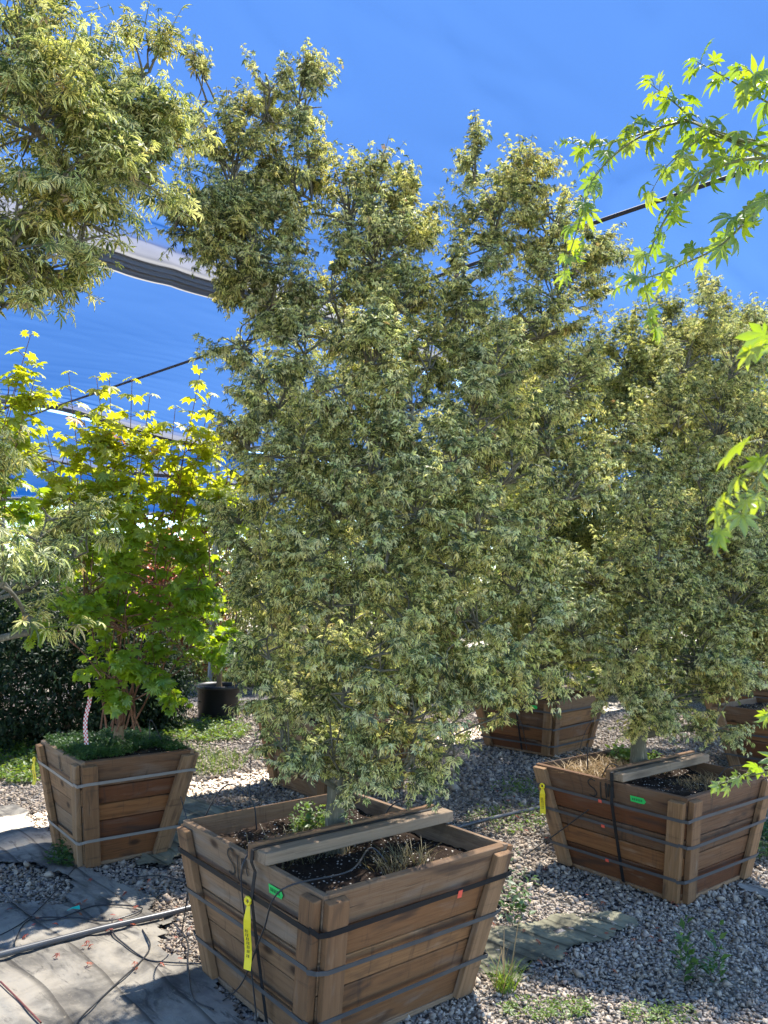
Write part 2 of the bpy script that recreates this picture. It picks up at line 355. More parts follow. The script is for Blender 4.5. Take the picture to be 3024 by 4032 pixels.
# ------------------------------------------------------------------ leaves
def lobed_template(angles, lens, wid, droop=0.18, fold=0.10, fine=False, stem=0.35):
    """palmate leaf, lobes meeting at the origin, +y towards the tip, +z up; u = -1..1 across each lobe"""
    V = [(0, 0, 0)]; u = [0.0]; F = []
    for a, L in zip(angles, lens):
        a = math.radians(a); d = np.array([math.sin(a), math.cos(a)]); s = np.array([d[1], -d[0]])
        if fine:
            st = [(0.30, 0.55, 0.2), (0.52, 1.0, 0.9), (0.78, 0.62, 0.9)]
            i0 = len(V); W = wid * L
            for f, ww, uu in st:
                z = -droop * (f * L) ** 2 * 1.0
                for sg in (-1, 0, 1):
                    p = d * f * L + s * sg * W * ww / 2 * (1 + 0.18 * random.uniform(-1, 1))
                    V.append((p[0], p[1], z + (fold * W if sg else 0))); u.append(sg * 1.0)
            V.append((d[0] * L, d[1] * L, -droop * L * L * 1.15)); u.append(0.0); t = len(V) - 1
            F += [(0, i0 + 1, i0), (0, i0 + 2, i0 + 1)]
            for r in range(2):
                b = i0 + 3 * r
                F += [(b, b + 1, b + 4), (b, b + 4, b + 3), (b + 1, b + 2, b + 5), (b + 1, b + 5, b + 4)]
            b = i0 + 6; F += [(b, b + 1, t), (b + 1, b + 2, t)]
        else:
            i0 = len(V); W = wid * L; f = 0.48
            for sg in (-1, 1):
                p = d * f * L + s * sg * W / 2
                V.append((p[0], p[1], -droop * (f * L) ** 2 + fold * W)); u.append(sg)
            V.append((d[0] * L, d[1] * L, -droop * L * L * 1.3)); u.append(0.0)
            F += [(0, i0 + 2, i0), (0, i0 + 1, i0 + 2)]
    if stem:
        i0 = len(V)
        V += [(-0.012, 0, 0), (0.012, 0, 0), (0, -stem, 0.02)]; u += [0, 0, 0]; F.append((i0, i0 + 2, i0 + 1))
    return np.array(V, float), np.array(F), np.array(u, float)

def palm_template(nl=7, sinus=0.62, droop=0.25, stem=0.6):
    """broad vine maple leaf: fan with pointed shallow lobes and a tooth on each side"""
    V = [(0, 0, 0)]; u = [0.0]; span = 270
    for i in range(nl):
        a = -span / 2 + span * i / (nl - 1); L = 1.0 - 0.30 * (abs(a) / 135) ** 1.5
        w_ = span / (nl - 1)
        seq = [(a - w_ * 0.23, L * 0.80), (a, L), (a + w_ * 0.23, L * 0.80)]
        if i < nl - 1: seq.append((a + w_ / 2, sinus * (L - 0.05)))
        for aa, rr in seq:
            t = math.radians(aa); rr *= 1 + random.uniform(-.04, .04)
            lift = 0.05 if abs(aa - a) > 1 else 0.0
            V.append((math.sin(t) * rr, math.cos(t) * rr, -droop * rr * rr + lift)); u.append(0.0 if abs(aa - a) < 1 else 1.0)
    n = len(V) - 1
    F = [(0, i + 1, i) for i in range(1, n)]
    if stem:
        i0 = len(V); V += [(-0.012, 0, 0), (0.012, 0, 0), (0, -stem, 0.05)]; u += [1, 1, 1]; F.append((i0, i0 + 2, i0 + 1))
    return np.array(V, float), np.array(F), np.array(u, float)

T_VAR = [lobed_template((-92, -45, 0, 45, 92), (0.55, 0.9, 1.05, 0.9, 0.55), w_, d_, f_) for w_, d_, f_ in
         ((0.31, 0.25, 0.2), (0.27, 0.5, 0.35), (0.35, 0.1, 0.1), (0.29, 0.7, 0.25))]
T_VARF = [lobed_template((-92, -46, 0, 46, 92), (0.55, 0.9, 1.08, 0.88, 0.5), w_, d_, f_, fine=True) for w_, d_, f_ in
          ((0.27, 0.3, 0.25), (0.22, 0.6, 0.35), (0.30, 0.15, 0.12))]
T_GRN = [lobed_template((-115, -76, -38, 0, 38, 76, 115), (0.42, 0.72, 0.95, 1.05, 0.95, 0.72, 0.42), w_, d_, f_, fine=True, stem=0.6) for w_, d_, f_ in
         ((0.36, 0.25, 0.15), (0.32, 0.55, 0.3), (0.34, 0.1, 0.2))]
T_VINE = [palm_template(7, 0.66, d_) for d_ in (0.10, 0.25, 0.4)] + [palm_template(9, 0.70, 0.3)]
def simple_template(w_=0.42, droop=0.2):
    V = [(0, 0, 0), (-w_ / 2, 0.45, 0.06), (0, 0.5, 0.0), (w_ / 2, 0.45, 0.06), (0, 1, -droop)]
    return np.array(V, float), np.array([(0, 2, 1), (0, 3, 2), (1, 2, 4), (2, 3, 4)]), np.array([0, -1, 0, 1, 0.])
T_SIMPLE = [simple_template(0.42, 0.2), simple_template(0.34, 0.4), simple_template(0.5, 0.1)]

def leaves_mesh(name, P, D, N, S, templates, mat, parent, extra=None, seed=0):
    """all the leaves of one crown in one mesh: P base, D tip direction, N upper side, S size"""
    g = np.random.default_rng(seed + 77); n = len(P)
    D = norm(D); N = norm(N - D * (N * D).sum(1, keepdims=True)); X = np.cross(D, N)
    which = g.integers(0, len(templates), n); rnd = g.random(n); rnd2 = g.random(n)
    Vs, Fs, U, R1, R2, EX = [], [], [], [], [], []; off = 0
    for ti, (tv, tf, tu) in enumerate(templates):
        m = which == ti; c = int(m.sum())
        if c == 0: continue
        sz = S[m][:, None, None]
        sx = (g.uniform(0.82, 1.1, c))[:, None, None]
        v = P[m][:, None, :] + sz * (tv[None, :, 0:1] * sx * X[m][:, None, :] + tv[None, :, 1:2] * D[m][:, None, :] + tv[None, :, 2:3] * N[m][:, None, :])
        k_ = len(tv); Vs.append(v.reshape(-1, 3)); Fs.append((np.arange(c)[:, None, None] * k_ + tf[None] + off).reshape(-1, 3)); off += c * k_
        U.append(np.tile(tu, c)); R1.append(np.repeat(rnd[m], k_)); R2.append(np.repeat(rnd2[m], k_))
        if extra is not None: EX.append(np.repeat(extra[m], k_))
    at_ = dict(u=np.concatenate(U), rnd=np.concatenate(R1), rnd2=np.concatenate(R2))
    if extra is not None: at_['tipf'] = np.concatenate(EX)
    return mesh(name, np.concatenate(Vs), np.concatenate(Fs), mat, parent, at_)

def sphere_dirs(g, n):
    v = g.normal(size=(n, 3)); return norm(v)

def make_tree(name, label, cat, base, trunk_r, fork_h, plumes, leaf=0.036, cover=3.5, templates=T_VAR, mat='varieg', bark='bark',
              twigmat='greenstem', group=None, seed=0, spray=9, droop=0.5, twig=0.16, lean=(0, 0), upright=0.35, stems=None,
              yellow=None, crown='crown', leafarea=0.85, clump=0.24, skip_limbs=(), brmat=None, limb_r=0.55):
    """trunk > limbs > branches > twigs > leaves. plumes: (px, py, Y, rx, ry[, ratio]) lobes of the crown in image units at depth Y"""
    g = np.random.default_rng(seed + 1000)
    root = empty(name, tuple(base)); tag(root, label, cat, group)
    B = np.array(base, float); tr = Tubes(); br = Tubes(); tw = Tubes()
    fork = np.array([lean[0], lean[1], fork_h])
    if trunk_r > 0:
        pts = bez((0, 0, -0.05), (lean[0] * .2, lean[1] * .2, fork_h * .5), fork, 9)
        rr = np.linspace(trunk_r * 1.05, trunk_r * 0.8, 9); rr[0] *= 1.8; rr[1] *= 1.22; rr[2] *= 1.06; rr *= 1 + .05 * g.normal(size=9)
        tr.add(pts, rr, 12)
    LP, LD, LN, LS, TF = [], [], [], [], []
    net = [(fork * q_, 0.0, max(trunk_r, 0.012)) for q_ in (0.6, 0.8, 1.0)]
    order = sorted(range(len(plumes)), key=lambda i: np.linalg.norm(at(*plumes[i][:3]) - B))
    for pi in order:
        pl = plumes[pi]
        px, py, Y, rx, ry = pl[:5]; dens = pl[5] if len(pl) > 5 else 1.0
        c = at(px, py, Y) - B; sc = Y / FPX
        ax = np.array([rx * sc, max(rx, 0.7 * ry) * sc * 0.9, ry * sc]); ax = np.maximum(ax - 0.2 * twig, 0.7 * ax)
        # limb: from the fork (or a lower/higher point of the trunk) up through the lobe
        top = c + np.array([0, 0, ax[2] * 0.75]); bot = c - np.array([0, 0, ax[2] * 0.5])
        # grow from the nearest suitable point of the limbs built so far
        nd = np.array([q_[0] for q_ in net]); nl = np.array([q_[1] for q_ in net]); nr_ = np.array([q_[2] for q_ in net])
        cost = np.linalg.norm(nd - bot, axis=1) + 0.35 * nl + 3.0 * np.maximum(nd[:, 2] - bot[2] + 0.05, 0) + np.where(nr_ < 0.0045, 0.15, 0)
        ks = int(cost.argmin()); st = nd[ks]; hz = np.linalg.norm((bot - st)[:2])
        ctl = st + (bot - st) * np.array([0.5, 0.5, 0.62]) + np.array([0, 0, 0.08 * hz])
        limb = np.vstack([bez(st, ctl, bot, 8), bez(bot, (bot + top) / 2 + g.normal(size=3) * 0.04, top, 6)[1:]])
        rl = np.linspace(min(nr_[ks] * 0.8, 0.016 if nl[ks] > 0.2 else trunk_r * limb_r), 0.0032, len(limb))
        br.add(limb, rl, 7)
        pl_ = nl[ks] + np.concatenate([[0], np.cumsum(np.linalg.norm(np.diff(limb, axis=0), axis=1))])
        for a_, b_, c_ in zip(limb[2:], pl_[2:], rl[2:]): net.append((a_, b_, c_))
        nleaf = int(1.3 * math.pi * rx * ry * cover * dens / (leafarea * (leaf / sc) ** 2))
        nsp = max(3, nleaf // spray); nb = max(3, nsp // 6)
        # branches of the lobe
        d = sphere_dirs(g, nb); d[:, 2] = d[:, 2] * 0.9 + 0.12; d = norm(d)
        rad = 0.55 + 0.45 * g.random(nb) ** 0.5
        wob = 1 + 0.13 * g.normal(size=nb)
        tgt = c + d * ax * (rad * wob)[:, None]
        ts = g.integers(5, len(limb) - 1, nb)
        # choose a limb point lower than the target so that branches rise
        s0 = limb[ts]; low = s0[:, 2] > tgt[:, 2] + 0.05
        s0[low] = limb[np.maximum(ts[low] - 4, 2)]
        mids = (s0 + tgt) / 2 + np.array([0, 0, 1.0]) * (np.linalg.norm(tgt - s0, axis=1) * 0.06)[:, None]
        # sprays on the branches
        bi = g.integers(0, nb, nsp); t = (0.5 + 0.52 * g.random(nsp))[:, None]
        q = (1 - t) ** 2 * s0[bi] + 2 * t * (1 - t) * mids[bi] + t ** 2 * tgt[bi]
        q = q + g.normal(size=(nsp, 3)) * ax * 0.08
        wq = (q + B) / clump
        nz = vnoise(wq[:, 0] + 2.3 * np.floor(wq[:, 2] * 1.9 + vnoise(wq[:, 0] * .8, wq[:, 1] * .8)), wq[:, 1] + 5.1 * np.floor(wq[:, 2] * 1.9))
        kp = (nz > 0.36) | (g.random(nsp) < 0.18); kp[:3] = True
        q = q[kp]; bi = bi[kp]; nsp = len(q)
        for i in np.unique(bi):
            bp = bez(s0[i], mids[i], tgt[i], 5); br.add(bp, np.linspace(0.0055, 0.002, 5), 5)
        out = norm((q - c) / ax); td = norm(out * 0.8 + norm(tgt[bi] - s0[bi]) * 0.5 + np.array([0, 0, upright]) + g.normal(size=(nsp, 3)) * 0.35)
        tl = twig * (0.6 + 0.8 * g.random(nsp))
        tw.prisms(q - td * 0.02, q + td * tl[:, None], 0.0018, 0.0008)
        for j in range(spray):
            f = (j // 2 + 0.7) / (spray / 2 + 0.2)
            side = norm(np.cross(td, np.array([0, 0, 1.0]) + g.normal(size=(nsp, 3)) * 0.45)) * (1 if j % 2 else -1)
            if j == spray - 1: side = side * 0.15
            p = q + td * (tl * f)[:, None] + side * leaf * 0.35
            dd = norm(td * 0.55 + side * 0.75 + np.array([0, 0, -droop]) + g.normal(size=(nsp, 3)) * 0.28)
            nn = np.array([0, 0, 1.0]) + out * 0.35 + g.normal(size=(nsp, 3)) * 0.38
            LP.append(p); LD.append(dd); LN.append(nn); LS.append(leaf * (0.62 + 0.55 * g.random(nsp)) * (1.05 - 0.3 * f))
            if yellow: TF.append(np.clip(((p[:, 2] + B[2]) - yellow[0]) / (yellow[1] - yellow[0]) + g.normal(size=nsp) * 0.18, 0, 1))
    # upright leading shoots with leaves in opposite pairs
    if stems:
        for (px, py, Y, n0) in stems:
            tip = at(px, py, Y) - B; n = int(n0 * 1.5)
            st = fork * g.uniform(0.6, 1.0) + np.array([g.normal() * .05, g.normal() * .05, 0])
            pts = bez(st, st + (tip - st) * np.array([0.55, 0.55, 0.42]) + g.normal(size=3) * 0.04, tip, 14)
            rr = np.linspace(0.0065, 0.002, 14); br.add(pts, rr, 6)
            L = np.linalg.norm(np.diff(pts, axis=0), axis=1).sum()
            for k_ in range(n):
                f = 1 - (k_ / n) * 0.70; i = f * 13; i0 = min(int(i), 12); p0 = pts[i0] + (pts[i0 + 1] - pts[i0]) * (i - i0)
                ang = k_ * 1.57 + g.normal() * 0.4
                for s_ in (0, math.pi):
                    a = ang + s_; o = np.array([math.cos(a), math.sin(a), 0])
                    sz = leaf * g.uniform(0.85, 1.35) * (0.6 if k_ == 0 else 1)
                    pe = p0 + (o * 0.85 + np.array([0, 0, 0.45])) * sz * 0.75
                    tw.add(np.array([p0, pe]), 0.0016, 4)
                    LP.append(pe[None]); LD.append((o + np.array([0, 0, -0.15 - 0.5 * g.random()]))[None]); LN.append((np.array([0, 0, 1.0]) + g.normal(size=3) * .3)[None])
                    LS.append(np.array([sz]))
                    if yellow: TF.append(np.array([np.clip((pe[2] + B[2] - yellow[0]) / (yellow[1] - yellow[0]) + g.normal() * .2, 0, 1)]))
    if trunk_r > 0: tr.build("trunk", M[bark], root)
    br.build("branches", M[brmat or bark], root)
    if tw.V: tw.build("twigs", M[twigmat], root)
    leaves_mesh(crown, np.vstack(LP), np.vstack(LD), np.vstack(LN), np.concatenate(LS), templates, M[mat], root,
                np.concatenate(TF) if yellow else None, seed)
    return root

# ------------------------------------------------------------------ ground
RS = G(500, 3676) - G(290, 3520); RS = norm(RS[:2]); RN = np.array([-RS[1], RS[0]])      # direction of the fabric seams
def pxpoly(pts): return np.array([G(*p)[:2] for p in pts])
FAB = [pxpoly([(-420, 3150), (60, 3185), (190, 3300), (330, 3425), (470, 3500), (560, 3560), (650, 3650), (760, 3770), (860, 3880), (1150, 4060), (1320, 4260), (900, 5200), (-1500, 4700)]),
       pxpoly([(1850, 3660), (2060, 3640), (2190, 3605), (2420, 3585), (2490, 3640), (2300, 3710), (2080, 3790), (1900, 3850), (1820, 3760)]),
       pxpoly([(2890, 3460), (3200, 3560), (3300, 3700), (3020, 3560), (2930, 3510)]),
       pxpoly([(700, 3120), (930, 3190), (800, 3330), (700, 3420), (560, 3430), (600, 3280)])]
BARE = pxpoly([(-100, 3420), (120, 3420), (260, 3480), (290, 3540), (120, 3570), (-150, 3560)])

def inside(P, poly):
    x, y = P[:, 0], P[:, 1]; c = np.zeros(len(P), bool); j = len(poly) - 1
    for i in range(len(poly)):
        a, b = poly[i], poly[j]
        m = ((a[1] > y) != (b[1] > y)) & (x < (b[0] - a[0]) * (y - a[1]) / (b[1] - a[1] + 1e-12) + a[0]); c ^= m; j = i
    return c
def jit(P, s=0.10):
    return P + np.stack([vnoise(P[:, 0] * 5 + 3, P[:, 1] * 5) - .5, vnoise(P[:, 0] * 5 + 40, P[:, 1] * 5 + 9) - .5], 1) * s * 2 \
             + np.stack([vnoise(P[:, 0] * 19, P[:, 1] * 19) - .5, vnoise(P[:, 0] * 19 + 70, P[:, 1] * 19) - .5], 1) * s * 0.6
def on_fabric(P):
    J = jit(P); m = np.zeros(len(P), bool)
    for f in FAB: m |= inside(J, f)
    return m & ~inside(J, BARE)

def ground_z(x, y): return 0.022 * (vnoise(x * 0.9, y * 0.9) - .5) + 0.012 * (vnoise(x * 3.1 + 8, y * 3.1) - .5)

def build_ground():
    xs = np.concatenate([[-600, -150, -50, -20], np.arange(-9, 9.01, 0.12), [20, 50, 150, 600]])
    ys = np.concatenate([[-300, -60, -15], np.arange(-1, 16.01, 0.12), [25, 45, 90, 200, 800]])
    X, Y = np.meshgrid(xs, ys); near = (np.abs(X) < 9) & (Y > -1) & (Y < 16)
    Z = np.where(near, ground_z(X, Y) - 0.012, -0.03)
    V = np.stack([X, Y, Z], -1).reshape(-1, 3); nx, ny = len(xs), len(ys)
    i = (np.arange(ny - 1)[:, None] * nx + np.arange(nx - 1)[None]).reshape(-1)
    F = np.stack([i, i + 1, i + nx + 1, i + nx], 1)
    tag(mesh("ground", V, F, M['ground'], smooth=True), kind="structure")
build_ground()

CRATES = {'M': (-0.166, 3.37, 39.3, 0.457, 0.536, 0.376, 0.379, 0.594), 'L': (-1.655, 4.972, 38.5, 0.345, 0.404, 0.242, 0.250, 0.621),
          'R': (1.615, 4.758, 38.8, 0.448, 0.500, 0.346, 0.388, 0.57), 'B': (1.685, 8.446, 46.0, 0.50, 0.50, 0.386, 0.386, 0.555),
          'D': (-0.36, 6.62, 40.0, 0.46, 0.50, 0.37, 0.38, 0.58), 'E': (3.86, 7.45, 41.0, 0.46, 0.52, 0.37, 0.38, 0.58),
          'F': (4.75, 9.9, 38.0, 0.48, 0.52, 0.38, 0.40, 0.58)}
def in_crate(P):
    m = np.zeros(len(P), bool)
    for (x, y, th, a, b, ab, bb, h) in CRATES.values():
        t = R(th); d = P - np.array([x, y]); u = d[:, 0] * math.cos(t) + d[:, 1] * math.sin(t); v = -d[:, 0] * math.sin(t) + d[:, 1] * math.cos(t)
        m |= (np.abs(u) < ab - .02) & (np.abs(v) < bb - .02)
    return m

def build_gravel():
    g = np.random.default_rng(21)
    rings = [(1.2, 4.2, 0.0125, 6200), (4.2, 6.5, 0.017, 2900), (6.5, 11.0, 0.022, 1200)]
    C, S = [], []
    for y0, y1, s, dn in rings:
        hw = 0.62 * y1 + 0.5; n = int((y1 - y0) * 2 * hw * dn)
        p = np.stack([g.uniform(-hw, hw, n), g.uniform(y0, y1, n)], 1)
        keep = (np.abs(p[:, 0]) < 0.60 * p[:, 1] + 0.55) & ~in_crate(p)
        fb = on_fabric(p); J = jit(p); loose = inside(J, FAB[1]) | inside(J, FAB[2]); keep &= (~fb) | (g.random(n) < np.where(loose, 0.62, 0.03))
        p = p[keep]; C.append(p); S.append(s * g.lognormal(0, 0.40, len(p)))
    p = np.vstack(C); s = np.concatenate(S); n = len(p)
    # 14-vertex chipped stone: cube corners cut towards random lengths
    base = np.array([(1, 0, 0), (-1, 0, 0), (0, 1, 0), (0, -1, 0), (0, 0, 1), (0, 0, -1)], float)
    v = base[None] * g.uniform(0.65, 1.15, (n, 6, 1)) + g.normal(size=(n, 6, 3)) * 0.22
    v = v * np.stack([g.uniform(.5, .78, n), g.uniform(.42, .66, n), g.uniform(.30, .5, n)], 1)[:, None, :]
    # random rotation
    q = norm(g.normal(size=(n, 4)) * np.array([1, .35, .35, 1])); a, b, c, d = q.T
    Rm = np.stack([1 - 2 * (c * c + d * d), 2 * (b * c - a * d), 2 * (b * d + a * c), 2 * (b * c + a * d), 1 - 2 * (b * b + d * d), 2 * (c * d - a * b),
                   2 * (b * d - a * c), 2 * (c * d + a * b), 1 - 2 * (b * b + c * c)], 1).reshape(n, 3, 3)
    v = np.einsum('nij,nkj->nki', Rm, v) * s[:, None, None]
    z = ground_z(p[:, 0], p[:, 1]) - 0.012 + s * g.uniform(-0.05, 0.42, n)
    v += np.stack([p[:, 0], p[:, 1], z], 1)[:, None, :]
    f = np.array([(0, 2, 4), (2, 1, 4), (1, 3, 4), (3, 0, 4), (2, 0, 5), (1, 2, 5), (3, 1, 5), (0, 3, 5)])
    F = (np.arange(n)[:, None, None] * 6 + f[None]).reshape(-1, 3)
    tag(mesh("gravel", v.reshape(-1, 3), F, M['gravel'], attrs=dict(rnd=np.repeat(g.random(n), 6), rnd2=np.repeat(g.random(n), 6))),
        "loose grey crushed gravel spread between the crates", "gravel", kind="stuff")
build_gravel()

def build_fabric():
    labels = ["pale dusty landscape fabric with long seams at the lower left", "mossy torn landscape fabric showing through the gravel before the right crate",
              "pale end of landscape fabric beside the right crate", "shade-tinted landscape fabric strip between the left crate and the front crate"]
    for fi, poly in enumerate(FAB):
        st = 0.016 if fi == 0 else 0.014
        uv = np.stack([poly @ RS, poly @ RN], 1); lo = uv.min(0) - .1; hi = uv.max(0) + .1
        if fi == 0: lo = np.maximum(lo, uv.max(0) - 5.5)
        us = np.arange(lo[0], hi[0], st); vs = np.arange(lo[1], hi[1], st)
        U, Vv = np.meshgrid(us, vs); P = U[..., None] * RS + Vv[..., None] * RN; X, Y = P[..., 0], P[..., 1]
        # ridges along the seams
        k_ = Vv * 4.3 + 0.5 * vnoise(U * 1.3, Vv * 2)
        ridge = np.exp(-((k_ - np.round(k_)) / 0.10) ** 2) * (0.002 + 0.013 * vnoise(np.round(k_) * 7.3, U * 1.2)) * (vnoise(U * 1.7 + 5 * np.round(k_), Vv) > .42)
        k2 = Vv * 11.0 + 0.8 * vnoise(U * 2.3, Vv * 3)
        Z = ground_z(X, Y) + 0.004 + ridge + 0.012 * vnoise(U * 2.2, Vv * 9) + 0.005 * vnoise(U * 9, Vv * 21) + 0.002 * np.abs(np.sin(k2 * 3.14)) * vnoise(U, Vv * 4)
        Z = Z - (0.010 if fi in (1, 2) else 0.0)
        nx, ny = len(us), len(vs)
        i = (np.arange(ny - 1)[:, None] * nx + np.arange(nx - 1)[None]).reshape(-1)
        F = np.stack([i, i + 1, i + nx + 1, i + nx], 1)
        ctr = P.reshape(-1, 2)[i] + (RS + RN) * st / 2
        J = jit(ctr); keep = inside(J, poly) & ~inside(J, BARE); keep &= (np.abs(ctr[:, 0]) < 0.62 * np.maximum(ctr[:, 1], 0.6) + .9)
        F = F[keep]; used = np.unique(F); rm = np.zeros(nx * ny, int); rm[used] = np.arange(len(used)); F = rm[F]
        V = np.stack([X, Y, Z], -1).reshape(-1, 3)[used]; gc = np.stack([U, Vv, Vv * 0], -1).reshape(-1, 3)[used]
        tag(mesh("landscape_fabric", V, F, M['fabric_moss_shade' if fi in (1, 3) else 'fabric'], attrs=dict(gc=gc), smooth=True), labels[fi], "landscape fabric", "sheets of landscape fabric", kind="structure")  # last strip takes the darker mossy tint as painted shade; the right one is mossy
build_fabric()

# ------------------------------------------------------------------ crates
class Boards:
    """solid boards given by 8 corners; carries grain coordinates"""
    def __init__(s, seed): s.V = []; s.F = []; s.gc = []; s.r = []; s.g = np.random.default_rng(seed)
    def add(s, c8, length, width, thick, along='x', rv=None):
        b = len(s.V); r = s.g.random() if rv is None else rv; o = s.g.uniform(0, 40, 3)
        s.V += [tuple(p) for p in c8]
        # corners order: (along, across, thick) bits 000,100,110,010 (thick 0) then thick 1
        for i in range(8):
            q = i % 4; a = 1 if q in (1, 2) else 0; w_ = 1 if q in (2, 3) else 0; t = i // 4
            s.gc.append((o[0] + a * length, o[1] + w_ * width, o[2] + t * thick)); s.r.append(r)
        s.F += [tuple(b + j for j in f) for f in ((0, 3, 2, 1), (4, 5, 6, 7), (0, 1, 5, 4), (1, 2, 6, 5), (2, 3, 7, 6), (3, 0, 4, 7))]
    def build(s, name, mat, parent, bev=0.003):
        o = mesh(name, np.array(s.V), s.F, mat, parent, dict(gc=np.array(s.gc), brnd=np.array(s.r)))
        me = o.data; me.validate()
        import bmesh
        bm = bmesh.new(); bm.from_mesh(me); bmesh.ops.recalc_face_normals(bm, faces=bm.faces); bm.to_mesh(me); bm.free()
        if bev:
            m = o.modifiers.new("bevel", 'BEVEL'); m.width = bev; m.segments = 2; m.limit_method = 'ANGLE'
        return o

class Face:
    """one sloping side of a crate; pt(s metres along from the middle, v height 0..1, w metres outwards)"""
    def __init__(s, n, ot, ob, lt, lb, h):
        s.n = np.array([n[0], n[1], 0.0]); s.t = np.array([-n[1], n[0], 0.0]); s.ot, s.ob, s.lt, s.lb, s.h = ot, ob, lt, lb, h
        s.N = norm(s.n * h - np.array([0, 0, 1.0]) * (ot - ob)); s.S = math.hypot(h, ot - ob)
    def half(s, v): return s.lb + (s.lt - s.lb) * v
    def pt(s, x, v, w=0.0): return s.n * (s.ob + (s.ot - s.ob) * v) + s.t * x + np.array([0, 0, s.h * v]) + s.N * w

def ribbon_mesh(name, pts, nrm, width, thick, mat, parent, updir=None, smooth=False):
    """flat strip along pts lying on surfaces of normal nrm"""
    P = np.asarray(pts, float); Nn = norm(np.asarray(nrm, float)); t = norm(np.gradient(P, axis=0)); s_ = norm(np.cross(t, Nn))
    V = np.stack([P - s_ * width / 2, P + s_ * width / 2, P + s_ * width / 2 + Nn * thick, P - s_ * width / 2 + Nn * thick], 1).reshape(-1, 3)
    m = len(P); F = []
    for i in range(m - 1):
        for j in range(4): F.append((i * 4 + j, i * 4 + (j + 1) % 4, i * 4 + 4 + (j + 1) % 4, i * 4 + 4 + j))
    F += [(3, 2, 1, 0), tuple((m - 1) * 4 + j for j in range(4))]
    return mesh(name, V, F, mat, parent, smooth=smooth)

